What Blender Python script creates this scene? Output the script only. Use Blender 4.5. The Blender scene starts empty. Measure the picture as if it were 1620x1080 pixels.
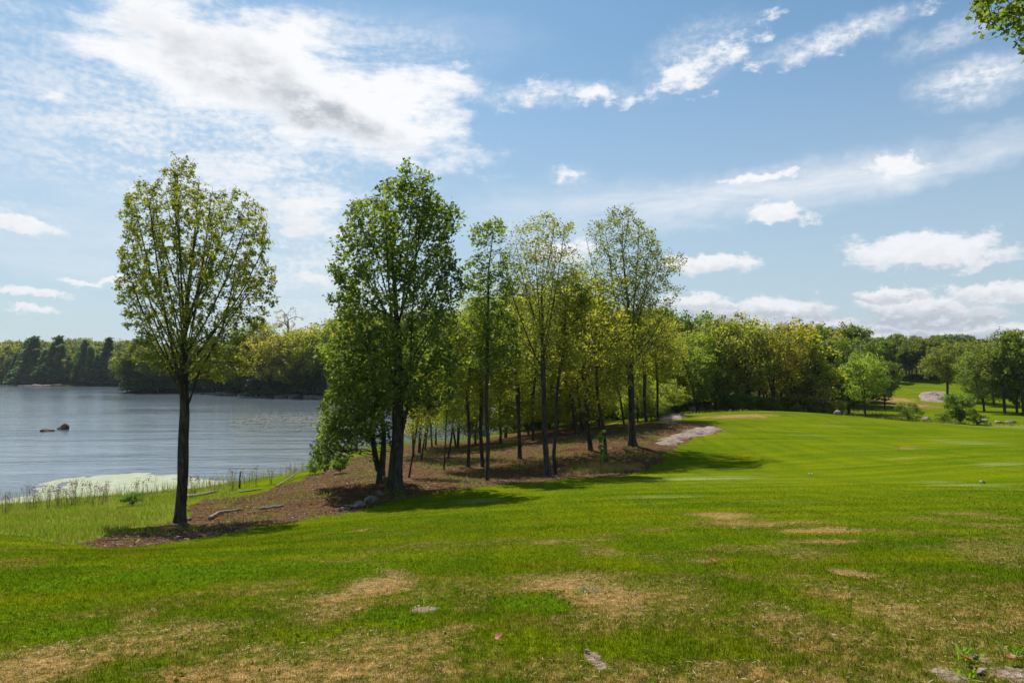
import bpy, math, random
import numpy as np
from mathutils import Vector
random.seed(7)
rng = np.random.default_rng(11)
R = math.radians
S = bpy.context.scene
C = S.collection
# ------------------------------------------------------------------ camera
F = 1170.0                      # focal length in pixels of a 1620 px wide frame
EYE = 6.5                       # eye height above the lake
PITCH = math.atan(50.0 / F)
cam = bpy.data.cameras.new('camera')
cam.sensor_width = 36.0
cam.lens = 36.0 * F / 1620.0
cam.clip_start = 0.1
cam.clip_end = 12000
co = bpy.data.objects.new('camera', cam)
co.location = (0, 0, EYE)
co.rotation_euler = (math.pi / 2 + PITCH, 0, 0)
C.objects.link(co)
S.camera = co
S.view_settings.view_transform = 'Standard'
S.view_settings.look = 'None'
S.view_settings.exposure = 0.22
S.view_settings.gamma = 1.0
S.view_settings.use_curve_mapping = False
S.cycles.max_bounces = 8
S.cycles.transmission_bounces = 4
S.cycles.transparent_max_bounces = 4
S.cycles.volume_bounces = 0
# ------------------------------------------------------------------ sun
SUN_AZ, SUN_EL = -26.0, 57.0    # azimuth clockwise from the view direction, elevation
sd = Vector((math.sin(R(SUN_AZ)) * math.cos(R(SUN_EL)), math.cos(R(SUN_AZ)) * math.cos(R(SUN_EL)), math.sin(R(SUN_EL))))
sl = bpy.data.lights.new('sun', 'SUN')
sl.energy = 4.9
sl.angle = R(0.53)
sl.color = (1.0, 0.945, 0.86)
so = bpy.data.objects.new('sun', sl)
so.rotation_euler = sd.to_track_quat('Z', 'Y').to_euler()
so.location = (-20, 40, 60)
C.objects.link(so)


def ray(px, py):
    u = (px - 810.0) / F
    v = (540.0 - py) / F
    c, s = math.cos(PITCH), math.sin(PITCH)
    return np.array([u, c - v * s, s + v * c])


def P(px, py, D):
    d = ray(px, py)
    d = d / d[1] * D
    return np.array([d[0], d[1], EYE + d[2]])


# ------------------------------------------------------------------ node helpers
class NT:
    def __init__(s, tree):
        s.t = tree
        s.n = tree.nodes
        s.l = tree.links

    def add(s, typ, **kw):
        n = s.n.new(typ)
        for k, v in kw.items():
            setattr(n, k, v)
        return n

    def put(s, sock, v):
        if v is None:
            return
        if isinstance(v, bpy.types.NodeSocket):
            s.l.new(v, sock)
        else:
            try:
                sock.default_value = v
            except Exception:
                sock.default_value = tuple(v) + (1.0,)

    def math(s, op, a, b=None, c=None, clamp=False):
        n = s.add('ShaderNodeMath', operation=op, use_clamp=clamp)
        s.put(n.inputs[0], a)
        s.put(n.inputs[1], b)
        s.put(n.inputs[2], c)
        return n.outputs[0]

    def vmath(s, op, a, b=None):
        n = s.add('ShaderNodeVectorMath', operation=op)
        s.put(n.inputs[0], a)
        s.put(n.inputs[1], b)
        return n.outputs[0]

    def mix(s, f, a, b, blend='MIX'):
        n = s.add('ShaderNodeMix', data_type='RGBA', blend_type=blend)
        s.put(n.inputs[0], f)
        s.put(n.inputs[6], a)
        s.put(n.inputs[7], b)
        return n.outputs[2]

    def ramp(s, v, a, b, c=0.0, d=1.0, smooth=True):
        n = s.add('ShaderNodeMapRange')
        n.interpolation_type = 'SMOOTHSTEP' if smooth else 'LINEAR'
        s.put(n.inputs[0], v)
        for i, q in enumerate((a, b, c, d)):
            s.put(n.inputs[i + 1], q)
        return n.outputs[0]

    def noise(s, vec, scale, detail=4, rough=0.55, dist=0.0, color=False):
        n = s.add('ShaderNodeTexNoise')
        s.put(n.inputs['Vector'], vec)
        n.inputs['Scale'].default_value = scale
        n.inputs['Detail'].default_value = detail
        n.inputs['Roughness'].default_value = rough
        n.inputs['Distortion'].default_value = dist
        return n.outputs[1 if color else 0]

    def xyz(s, v):
        n = s.add('ShaderNodeSeparateXYZ')
        s.put(n.inputs[0], v)
        return n.outputs

    def comb(s, x, y, z):
        n = s.add('ShaderNodeCombineXYZ')
        for i, q in enumerate((x, y, z)):
            s.put(n.inputs[i], q)
        return n.outputs[0]

    def attr(s, name):
        return s.add('ShaderNodeAttribute', attribute_name=name).outputs['Fac']

    def scale(s, v, k):
        return s.vmath('MULTIPLY', v, k)


# ------------------------------------------------------------------ world: blue sky with clouds
def build_world():
    w = bpy.data.worlds.new("World")
    S.world = w
    w.use_nodes = True
    w.node_tree.nodes.clear()
    g = NT(w.node_tree)
    sky = g.add('ShaderNodeTexSky', sky_type='NISHITA', sun_disc=False)
    sky.sun_elevation = R(SUN_EL)
    sky.sun_rotation = R(SUN_AZ)
    sky.air_density = 1.0
    sky.dust_density = 0.7
    sky.ozone_density = 1.0
    d = g.add('ShaderNodeTexCoord').outputs['Generated']
    X, Y, Z = g.xyz(d)[0:3]
    az = g.math('MULTIPLY', g.math('ARCTAN2', X, Y), 180 / math.pi)
    el = g.math('MULTIPLY', g.math('ARCSINE', Z), 180 / math.pi)
    # warped coordinates (degrees)
    base = g.comb(az, el, 0.0)
    w1 = g.noise(base, 0.10, 5, 0.6, color=True)
    w2 = g.noise(base, 0.55, 5, 0.62, color=True)
    wv = g.vmath('ADD', g.scale(g.vmath('SUBTRACT', w1, (0.5, 0.5, 0.5)), (9.0, 5.0, 0)),
                 g.scale(g.vmath('SUBTRACT', w2, (0.5, 0.5, 0.5)), (2.6, 1.5, 0)))
    wc = g.vmath('ADD', base, wv)
    ws = g.vmath('ADD', base, g.scale(g.vmath('SUBTRACT', w2, (0.5, 0.5, 0.5)), (3.2, 2.0, 0)))
    fb = g.noise(g.scale(base, (0.75, 1.5, 1)), 0.42, 8, 0.64)
    fine = g.noise(g.vmath('ADD', g.scale(base, (1.0, 1.9, 1)), (7, 3, 1)), 0.9, 7, 0.68)

    def azel(px, py):
        r = ray(px, py)
        r = r / np.linalg.norm(r)
        return math.degrees(math.atan2(r[0], r[1])), math.degrees(math.asin(r[2]))

    def ell(px, py, rx, ry, rot, coords, soft=1.0):
        """returns radial falloff (1 centre, 0 edge) and the local vertical coordinate"""
        a, e = azel(px, py)
        a2, _ = azel(px + rx, py)
        _, e2 = azel(px, py - ry)
        ra, re = max(abs(a2 - a), .2), max(abs(e2 - e), .2)
        m = g.add('ShaderNodeMapping', vector_type='TEXTURE')
        g.put(m.inputs['Vector'], coords)
        m.inputs['Location'].default_value = (a, e, 0)
        m.inputs['Rotation'].default_value = (0, 0, R(rot))
        m.inputs['Scale'].default_value = (ra, re, 1)
        L = g.add('ShaderNodeVectorMath', operation='LENGTH')
        g.put(L.inputs[0], m.outputs[0])
        return g.math('SUBTRACT', 1.0, L.outputs['Value']), g.xyz(m.outputs[0])[1]

    cirrus = None
    for (px, py, rx, ry, rot, amp) in [
            (300, 240, 420, 190, -10, .95), (130, 330, 260, 60, -3, .45), (520, 60, 330, 60, 0, .55),
            (460, 380, 150, 120, -30, .85), (900, 300, 60, 40, 0, .4),
            (60, 60, 130, 70, -25, .55), (1540, 128, 120, 50, 2, 1.0),
            (1500, 60, 120, 30, 8, .55), (470, 500, 190, 60, 0, .55), (720, 250, 70, 30, 0, .5), (1100, 85, 110, 60, 20, .55), (1320, 60, 150, 28, 8, .8),
            (870, 150, 150, 24, 0, .6)]:
        f, _ = ell(px, py, rx, ry, rot, ws)
        f = g.math('MULTIPLY', g.ramp(f, -0.15, 0.75), amp)
        cirrus = f if cirrus is None else g.math('MAXIMUM', cirrus, f)
    band = None
    for (px, py, rx, ry, rot, amp) in [(1180, 305, 560, 46, 5, 1.15), (1450, 268, 380, 42, 10, 1.1), (980, 330, 260, 52, 0, .8), (1050, 352, 130, 14, -8, .6), (860, 340, 200, 60, 0, .55),
                                       (1550, 125, 130, 46, 2, .9), (300, 330, 360, 110, 0, .75), (160, 400, 300, 60, 0, .65), (480, 470, 200, 70, 0, .6), (640, 60, 260, 60, 0, .35)]:
        f, _ = ell(px, py, rx, ry, rot, ws)
        f = g.math('MULTIPLY', g.ramp(f, -0.1, 0.7), amp)
        band = f if band is None else g.math('MAXIMUM', band, f)
    # streaky noise for the veil: fibres plus a fine ripple
    rot = g.add('ShaderNodeMapping')
    g.put(rot.inputs['Vector'], base)
    rot.inputs['Rotation'].default_value = (0, 0, R(-22))
    rot.inputs['Scale'].default_value = (0.35, 1.5, 1)
    st = g.noise(rot.outputs[0], 0.35, 8, 0.65, 0.4)
    rip = g.noise(g.scale(base, (1.6, 2.4, 1)), 1.1, 3, 0.5)
    cir = g.math('MULTIPLY', cirrus, g.ramp(g.math('ADD', st, g.math('MULTIPLY', g.math('SUBTRACT', rip, .5), .55)), 0.30, 0.70))
    cir = g.math('ADD', cir, g.math('MULTIPLY', cirrus, 0.18))
    bst = g.math('ADD', .55, g.math('MULTIPLY', g.math('SUBTRACT', st, .5), 2.0), clamp=True)
    cir = g.math('MAXIMUM', cir, g.math('MULTIPLY', band, bst))
    cir = g.math('MULTIPLY', cir, 0.85, clamp=True)

    cum = None
    low = None
    dark = g.math('MULTIPLY', 0.0, 0.0)
    for (px, py, rx, ry, rot, amp, belly) in [
            (320, 85, 195, 95, -14, 2.0, .0), (490, 145, 260, 88, -14, 2.2, .0), (615, 165, 130, 72, 0, 1.8, .0), (420, 105, 240, 100, -14, 1.6, 0), (480, 60, 90, 30, -20, .9, 0),
            (470, 325, 80, 50, -28, .8, .15),
            (1085, 118, 55, 32, 0, .75, .0), (1165, 75, 80, 20, 28, .35, .0), (1330, 62, 120, 16, 10, .42, .0),
            (945, 152, 58, 16, -6, .6, .0), (830, 150, 60, 16, 5, .3, 0),
            (1415, 262, 46, 22, -8, 1.2, .0), (1235, 338, 55, 20, -6, 1.5, .15), (1200, 279, 65, 9, 0, 1.0, 0),
            (1465, 398, 165, 34, -2, 1.2, .15), (1550, 415, 50, 16, 0, .9, 0), (1110, 418, 80, 18, 0, 1.3, .3), (900, 275, 25, 14, 0, .6, 0),
            (1190, 487, 160, 22, -2, 1.4, .8), (1100, 478, 60, 15, 0, 1.2, .6), (1290, 510, 110, 14, 0, 1.0, .5), (1460, 488, 130, 30, -2, 1.4, .9), (1595, 463, 90, 17, 0, 1.3, .5),
            (1510, 522, 160, 20, -2, 1.2, .9), (1350, 535, 130, 14, 0, 1.1, .4), (1100, 515, 70, 20, 0, .9, .3),
            (30, 352, 75, 18, -9, 1.1, .1), (45, 463, 75, 7, 0, .9, .1), (55, 491, 70, 10, 0, 1.1, .1), (155, 446, 60, 7, -3, 1.0, .0),
            (490, 440, 60, 12, -3, .6, .2), (1400, 468, 60, 11, 0, 1.0, .6), (1235, 530, 90, 10, 0, 1.0, .7), (1565, 496, 60, 12, 0, 1.1, .8), (1120, 503, 60, 9, 0, .9, .6), (1440, 545, 90, 9, 0, 1.0, .6), (900, 395, 60, 22, 0, 1.0, .2), (90, 160, 22, 9, 0, .5, 0)]:
        f, v = ell(px, py, rx * 1.12, ry * 1.15, rot, wc if rx > 120 and py < 300 else ws)
        f = g.math('MULTIPLY', f, amp)
        if cum is None:
            cum = f
        else:
            cum = g.math('MAXIMUM', cum, f)
        if belly:
            dk = g.math('MULTIPLY', g.math('MULTIPLY', g.ramp(v, -0.50, 0.30, 1.0, 0.0), belly), g.ramp(f, -.3, .2))
            low = dk if low is None else g.math('MAXIMUM', low, dk)
    cumd = g.math('ADD', cum, g.math('MULTIPLY', g.math('SUBTRACT', fb, 0.5), 2.4))
    cumd = g.math('ADD', cumd, g.math('MULTIPLY', g.math('SUBTRACT', fine, 0.5), 0.9))
    cden = g.ramp(cumd, 0.0, 0.60)
    bigc, _ = ell(440, 140, 420, 190, -12, base)
    soft = g.ramp(g.math('ADD', cumd, g.math('MULTIPLY', g.math('SUBTRACT', st, .5), 2.6)), -0.25, 1.15)
    cden = g.mix(g.ramp(bigc, -.1, .25), cden, soft)
    # grey hearts of the big cloud
    for (px, py, rx, ry, rot, amp) in [(510, 178, 130, 40, -17, 1.0), (320, 85, 130, 46, -20, .5), (415, 130, 130, 46, -25, .6)]:
        f, _ = ell(px, py, rx, ry, rot, wc)
        f = g.math('MULTIPLY', g.ramp(f, -0.25, 0.7), amp)
        dark = g.math('MAXIMUM', dark, f)
    dark = g.math('MULTIPLY', dark, g.ramp(fb, 0.25, 0.70))
    low = g.math('MULTIPLY', low, g.ramp(fine, 0.30, 0.55, .35, 1.15))
    dark = g.math('MAXIMUM', dark, low, clamp=True)
    ccol = g.mix(dark, (9.2, 9.3, 9.5, 1), (3.9, 4.3, 4.9, 1))
    ccol = g.mix(g.math('MULTIPLY', g.ramp(fine, .35, .75, 0, .32), g.ramp(bigc, .3, 0)), ccol, (6.8, 7.1, 7.6, 1))
    # Nishita sky lifted by thin air haze near the horizon
    hz = g.ramp(el, 28.0, -1.0, 0.0, 0.75)
    skyt = g.vmath('MULTIPLY', sky.outputs[0], (0.77, 1.04, 1.09))
    skyc = g.mix(hz, skyt, (5.2, 5.9, 6.7, 1))
    col = g.mix(cir, skyc, (8.2, 8.5, 9.0, 1))
    ccol = g.mix(g.ramp(el, 16, 0, 0, .25), ccol, (6.2, 6.6, 7.2, 1))
    col = g.mix(cden, col, ccol)
    bg = g.add('ShaderNodeBackground')
    g.put(bg.inputs[0], col)
    bg.inputs[1].default_value = 0.09
    out = g.add('ShaderNodeOutputWorld')
    g.l.new(bg.outputs[0], out.inputs[0])


build_world()


# ------------------------------------------------------------------ object helpers
def tag(o, label=None, cat=None, group=None, kind=None):
    if label: o['label'] = label
    if cat: o['category'] = cat
    if group: o['group'] = group
    if kind: o['kind'] = kind
    return o


def empty(name, loc, label, cat, group=None, rz=0.0):
    o = bpy.data.objects.new(name, None)
    o.empty_display_size = 0.3
    o.location = loc
    o.rotation_euler = (0, 0, rz)
    C.objects.link(o)
    return tag(o, label, cat, group)


def mesh_np(name, V, faces_flat, nper, mats=None, attrs=None, smooth=False):
    """V (n,3); faces_flat (m,nper) int or list of such arrays with different nper"""
    me = bpy.data.meshes.new(name)
    if not isinstance(faces_flat, list):
        faces_flat = [faces_flat]
    fl = [np.asarray(f, dtype=np.int32) for f in faces_flat if len(f)]
    loops = np.concatenate([f.ravel() for f in fl])
    tot = np.concatenate([np.full(len(f), f.shape[1], dtype=np.int32) for f in fl])
    start = np.concatenate([[0], np.cumsum(tot)[:-1]]).astype(np.int32)
    me.vertices.add(len(V))
    me.vertices.foreach_set('co', np.asarray(V, dtype=np.float32).ravel())
    me.loops.add(len(loops))
    me.loops.foreach_set('vertex_index', loops)
    me.polygons.add(len(tot))
    me.polygons.foreach_set('loop_start', start)
    me.polygons.foreach_set('loop_total', tot)
    if smooth:
        me.polygons.foreach_set('use_smooth', np.ones(len(tot), dtype=bool))
    me.update(calc_edges=True)
    for k, a in (attrs or {}).items():
        at = me.attributes.new(k, 'FLOAT', 'POINT')
        at.data.foreach_set('value', np.asarray(a, dtype=np.float32))
    for m in (mats or []):
        me.materials.append(m)
    return me


def link(name, me, parent=None):
    o = bpy.data.objects.new(name, me)
    C.objects.link(o)
    if parent: o.parent = parent
    return o


# ------------------------------------------------------------------ numpy noise
def vnoise(x, y, seed=0):
    xi = np.floor(x).astype(np.int64)
    yi = np.floor(y).astype(np.int64)
    fx, fy = x - xi, y - yi
    fx = fx * fx * (3 - 2 * fx)
    fy = fy * fy * (3 - 2 * fy)

    def h(a, b):
        n = (a * 374761393 + b * 668265263 + seed * 1442695041) & 0x7fffffff
        n = ((n ^ (n >> 13)) * 1274126177) & 0x7fffffff
        n = n ^ (n >> 16)
        return (n & 0xffff) / 65535.0
    return (h(xi, yi) * (1 - fx) + h(xi + 1, yi) * fx) * (1 - fy) + (h(xi, yi + 1) * (1 - fx) + h(xi + 1, yi + 1) * fx) * fy


def fbm(x, y, oct=4, seed=0):
    a, s, t = 0.5, 0.0, 0.0
    for i in range(oct):
        s = s + a * vnoise(x * 2 ** i, y * 2 ** i, seed + i * 7)
        t += a
        a *= 0.5
    return s / t


# ------------------------------------------------------------------ lake outline and terrain height
def W(px, py):
    d = ray(px, py)
    k = -EYE / d[2]
    return (d[0] * k, d[1] * k)


LAKE = np.array([(-600, -60), (-90, 18), (-48, 26), W(-60, 812), W(0, 806), W(60, 802), W(110, 796), W(200, 790), W(300, 782), W(380, 770),
                 W(440, 760), W(480, 750), W(510, 738), W(540, 724), W(580, 713), W(640, 707), W(700, 703), W(760, 696), W(800, 689),
                 W(828, 676), W(838, 660), W(830, 648), W(800, 641), W(760, 638),
                 W(640, 635), W(560, 632), W(500, 630), W(450, 628), W(400, 625), W(330, 624), W(250, 622.5), W(215, 622), W(196, 620.5),
                 W(205, 618), W(240, 615), W(205, 612), W(140, 611), W(80, 611), W(20, 609), W(4, 606.5), W(8, 603), W(40, 600), W(80, 598.5), W(60, 597),
                 W(-60, 596.6), W(-300, 596.6), (-1500, 900), (-1400, 0)])


def in_poly(x, y, poly):
    ins = np.zeros(x.shape, dtype=bool)
    n = len(poly)
    for i in range(n):
        x1, y1 = poly[i]
        x2, y2 = poly[(i + 1) % n]
        if y1 == y2: continue
        c = ((y1 > y) != (y2 > y)) & (x < (x2 - x1) * (y - y1) / (y2 - y1) + x1)
        ins ^= c
    return ins


def sdist(x, y, poly):
    """distance to the polygon outline, positive outside"""
    d2 = np.full(x.shape, 1e18)
    n = len(poly)
    for i in range(n):
        x1, y1 = poly[i]
        x2, y2 = poly[(i + 1) % n]
        dx, dy = x2 - x1, y2 - y1
        L = dx * dx + dy * dy + 1e-12
        t = np.clip(((x - x1) * dx + (y - y1) * dy) / L, 0, 1)
        q = (x - x1 - t * dx) ** 2 + (y - y1 - t * dy) ** 2
        d2 = np.minimum(d2, q)
    return np.where(in_poly(x, y, poly), -1, 1) * np.sqrt(d2)


ctrl_px = [  # pixel x, pixel y, depth
    (0, 1080, 4.1), (400, 1080, 4.0), (810, 1080, 3.9), (1250, 1080, 3.9), (1620, 1080, 3.8),
    (0, 960, 6.7), (400, 960, 6.1), (810, 960, 5.8), (1250, 960, 5.6), (1620, 960, 5.4),
    (0, 890, 10.0), (400, 890, 9.8), (810, 890, 8.9), (1250, 890, 8.3), (1620, 890, 7.9),
    (0, 856, 14.5), (-200, 850, 14.5), (170, 866, 14.6), (330, 845, 19), (560, 835, 16.5), (810, 830, 14.5), (1200, 830, 13.6), (1620, 830, 12.4),
    (0, 838, 18.5), (100, 845, 18.5), (285, 827, 24.6), (450, 822, 23), (560, 806, 26), (620, 792, 27.5), (-250, 835, 20),
    (100, 815, 27), (200, 805, 30), (400, 785, 31), (500, 765, 36), (630, 768, 30.5), (700, 770, 30), (770, 760, 34), (868, 752, 37),
    (810, 800, 20.5), (1000, 790, 21), (1200, 785, 21.5), (1620, 780, 20), (1400, 785, 20.5),
    (1000, 757, 32), (1200, 755, 32), (1400, 752, 31.5), (1620, 745, 29),
    (1050, 735, 40), (1150, 722, 43), (1300, 715, 43), (1620, 708, 41),
    (960, 738, 40), (1000, 702, 47.5), (1080, 705, 47.5), (1130, 684, 54), (1230, 680, 57), (1450, 688, 56), (1620, 688, 54),
    (820, 730, 43.5), (740, 742, 40), (700, 735, 42), (650, 740, 40), (580, 750, 38),
    (700, 712, 57), (760, 705, 58), (840, 700, 56), (920, 690, 56), (985, 677, 61), (1040, 668, 63),
    (1100, 664, 67), (1200, 650, 75), (1290, 653, 75), (1400, 663, 73), (1500, 673, 69), (1620, 683, 65),
    (1080, 655, 80), (900, 668, 90), (960, 655, 105), (860, 655, 125), (1200, 656, 88), (1300, 660, 88), (1400, 657, 100), (1500, 652, 110), (1620, 656, 100), (1700, 660, 95),
    (1450, 642, 128), (1450, 628, 150), (1380, 635, 140), (1520, 634, 140), (1620, 642, 130), (1450, 611, 200), (1620, 612, 200), (1300, 625, 160), (1120, 640, 130), (1900, 640, 130), (1900, 700, 50), (1900, 800, 20)]
ctrl = [tuple(P(*c)) for c in ctrl_px]
ctrl += [(0, 0, 4.86), (0, 2, 4.85), (-8, 0, 4.6), (8, 0, 5.0), (0, -10, 5.0), (-20, -10, 4.0), (20, -10, 5.2), (0, -40, 5), (-40, -30, 3), (40, -30, 5.5),
         (60, 20, 4.5), (80, 60, 3.5), (-30, 5, 2.7), (-40, 14, 1.2), (100, 0, 5), (0, -120, 5), (200, 100, 5), (200, 250, 5), (50, 300, 5), (-50, 300, 4), (-200, 420, 4), (0, 600, 8),
         (300, 600, 10), (-100, -100, 3)]
ctrl = np.array(ctrl)
_sc = 100.0


def _phi(r2):
    return 0.5 * r2 * np.log(r2 + 1e-12)


_cx = ctrl[:, :2] / _sc
_n = len(_cx)
_A = _phi(((_cx[:, None] - _cx[None]) ** 2).sum(-1)) + np.eye(_n) * 2e-5
_Pm = np.hstack([np.ones((_n, 1)), _cx])
_M = np.vstack([np.hstack([_A, _Pm]), np.hstack([_Pm.T, np.zeros((3, 3))])])
_w = np.linalg.solve(_M, np.concatenate([ctrl[:, 2], np.zeros(3)]))


def tps(x, y):
    out = np.empty(x.shape)
    xf, yf = x.ravel() / _sc, y.ravel() / _sc
    of = np.empty(xf.shape)
    for i in range(0, len(xf), 100000):
        a, b = xf[i:i + 100000], yf[i:i + 100000]
        k = _phi((a[:, None] - _cx[None, :, 0]) ** 2 + (b[:, None] - _cx[None, :, 1]) ** 2)
        of[i:i + 100000] = k @ _w[:_n] + _w[_n] + _w[_n + 1] * a + _w[_n + 2] * b
    out = of.reshape(x.shape)
    return out


def height(x, y):
    x = np.asarray(x, dtype=float)
    y = np.asarray(y, dtype=float)
    r = np.sqrt(x * x + y * y)
    base = np.clip(tps(np.clip(x, -400, 400), np.clip(y, -200, 600)), 0.5, 14)
    far = np.clip((r - 170) / 120, 0, 1)
    s = sdist(x, y, LAKE)
    hill = 1.2 + np.clip((s - 15) * 0.10, 0, 0.032 * r) + 2.5 * fbm(x / 60, y / 60, 3, 5)
    base = base * (1 - far) + hill * far
    shore = np.where(s > 0, 0.05 + s * np.where(r > 135, 0.13, 0.42), s * 0.3)
    shore = np.maximum(shore, -2.5)
    k = 0.5                                     # smooth minimum
    hh = np.clip(0.5 + 0.5 * (base - shore) / k, 0, 1)
    z = base * (1 - hh) + shore * hh - k * hh * (1 - hh)
    z = np.where(s > 0, np.maximum(z, 0.03 + 0.05 * np.minimum(s, 4)), z)
    z = z + 0.05 * (fbm(x / 3.1, y / 3.1, 3, 2) - 0.5) * np.clip(r / 10, 0.2, 1)
    return z


def H(x, y):
    return float(height(np.array([x]), np.array([y]))[0])


_Ds = np.geomspace(2.0, 900, 2600)


def G(px, py):
    """where the line of sight through a pixel meets the terrain"""
    d = ray(px, py)
    d = d / d[1]
    x = d[0] * _Ds
    z = EYE + d[2] * _Ds
    h = height(x, _Ds)
    k = np.argmax(z <= h)
    if not (z <= h).any():
        return None
    return (x[k], _Ds[k], h[k])


def GP(pts):
    return np.array([G(*p)[:2] for p in pts])


# ---- zones of the ground, in world coordinates
DIRT = GP([(112, 862), (170, 868), (300, 853), (430, 829), (475, 826), (540, 813), (600, 801), (640, 791), (700, 779), (760, 770), (850, 763), (900, 757), (960, 755),
           (1000, 750), (1030, 738), (1050, 724), (1066, 712), (1080, 702), (1110, 690), (1145, 683), (1130, 672), (1090, 668)]).tolist()
DIRT += [list(G(1050, 672)[:2]), [12, 66], [4, 72], [-4, 66], [-9, 62], [-11, 52]]
DIRT += GP([(520, 742), (440, 772), (380, 785), (320, 790), (300, 800), (297, 815), (240, 830), (180, 845), (130, 858)]).tolist()
DIRT = np.array(DIRT)
ROUGH = np.array([[-60, 10], [-30, 15]] + GP([(-200, 836), (-60, 838), (0, 843), (60, 851), (118, 866), (180, 845), (240, 830), (297, 815), (300, 800), (320, 790), (380, 785)]).tolist() + [[-18, 50], [-60, 50]])
ROCKY = np.array([(9, 63), (16, 68), (30, 80), (34, 100), (14, 130), (2, 110), (1, 80), (4, 66)])
WOODFLOOR = np.array([(17, 82), (22, 84), (36, 84), (41, 92), (50, 125), (60, 150), (66, 215), (10, 215), (12, 120)])
WEEDY_FAR = np.array([(24, 76), (75, 68), (95, 62), (110, 90), (80, 108), (60, 112), (35, 108)])


def ell_list(L):
    out = []
    for (px, py, rx, ry, s) in L:
        c = G(px, py)
        a = G(px, py + ry)
        b = G(px, py - ry)
        if c is None or a is None: continue
        rd = abs(c[1] - a[1]) if b is None else abs(b[1] - a[1]) / 2
        out.append((c[0], c[1], rx * c[1] / F, max(rd, 0.05), s))
    return out


DRY = ell_list([(590, 925, 58, 24, 1.1), (900, 935, 120, 36, .95), (60, 1055, 140, 42, .8), (290, 1010, 160, 34, .58), (520, 975, 90, 24, .6), (650, 1020, 130, 26, .45),
                (520, 1065, 280, 30, .7), (1150, 1065, 150, 30, .7), (1330, 1005, 150, 32, .5), (1560, 985, 110, 60, .45), (1230, 970, 70, 25, .6), (900, 1060, 120, 30, .45),
                (1135, 815, 55, 7, .85), (1310, 838, 75, 5, .95), (1200, 828, 100, 7, .65), (1290, 856, 65, 5, .75), (1520, 812, 50, 4, .6), (1590, 820, 30, 4, .6),
                (1460, 842, 60, 4, .5), (700, 862, 230, 9, .36), (560, 885, 70, 12, .4), (575, 838, 20, 4, .7), (870, 858, 45, 5, .6), (420, 925, 90, 20, .42), (1090, 925, 60, 12, .45),
                (1110, 890, 25, 6, .6), (1355, 908, 24, 8, 1.0), (1170, 658, 70, 4, .8), (1090, 672, 50, 4, .42), (1125, 681, 28, 4, .6), (1440, 708, 22, 3, .6),
                (1110, 680, 40, 4, .9), (960, 742, 60, 6, 1.0), (700, 1060, 60, 20, .5), (1420, 640, 45, 6, .9), (1410, 632, 40, 5, .9), (500, 905, 90, 12, .35), (250, 960, 120, 16, .35),
                (1480, 1060, 60, 20, .5), (1600, 1060, 40, 20, .6), (1060, 668, 40, 4, .6)])
PALE = ell_list([(1090, 757, 110, 3, .8), (1160, 754, 90, 2.5, .7), (1590, 735, 60, 6, .55), (1580, 770, 60, 3, .55), (1500, 765, 70, 6, .5), (1050, 785, 100, 4, .5), (760, 793, 60, 4, .7), (1380, 715, 45, 16, .35),
                 (1290, 690, 50, 12, .35), (1540, 700, 70, 8, .45), (1180, 765, 160, 5, .35), (860, 797, 60, 4, .4), (1330, 672, 60, 6, .35), (1220, 795, 120, 4, .45), (1060, 800, 150, 4, .3)])
BARE = ell_list([(672, 964, 26, 5, 1.0), (936, 1038, 14, 9, 1.0), (948, 1052, 14, 12, .8), (1500, 1068, 30, 16, .8), (1610, 1068, 40, 18, .85), (1545, 1040, 22, 18, .6)])
LUSH = ell_list([(640, 975, 80, 12, .9), (870, 952, 70, 14, 1.0), (300, 905, 260, 26, .6), (780, 975, 60, 10, .5), (1100, 850, 100, 10, .4), (1180, 895, 90, 8, .5), (600, 905, 60, 8, .4), (90, 1000, 80, 12, .5)])


def blobs(x, y, L, warp=0.25, seed=3):
    out = np.zeros(x.shape)
    wx = (fbm(x * 1.3, y * 1.3, 3, seed) - .5)
    wy = (fbm(x * 1.3, y * 1.3, 3, seed + 40) - .5)
    for (cx, cy, rx, ry, s) in L:
        dx = (x - cx) / rx + wx * warp * 4
        dy = (y - cy) / ry + wy * warp * 4
        d = dx * dx + dy * dy
        out = np.maximum(out, s * np.exp(-np.minimum(d, 40) ** 1.3 * 0.9))
    return out


def smooth01(a, lo, hi):
    t = np.clip((a - lo) / (hi - lo), 0, 1)
    return t * t * (3 - 2 * t)


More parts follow.
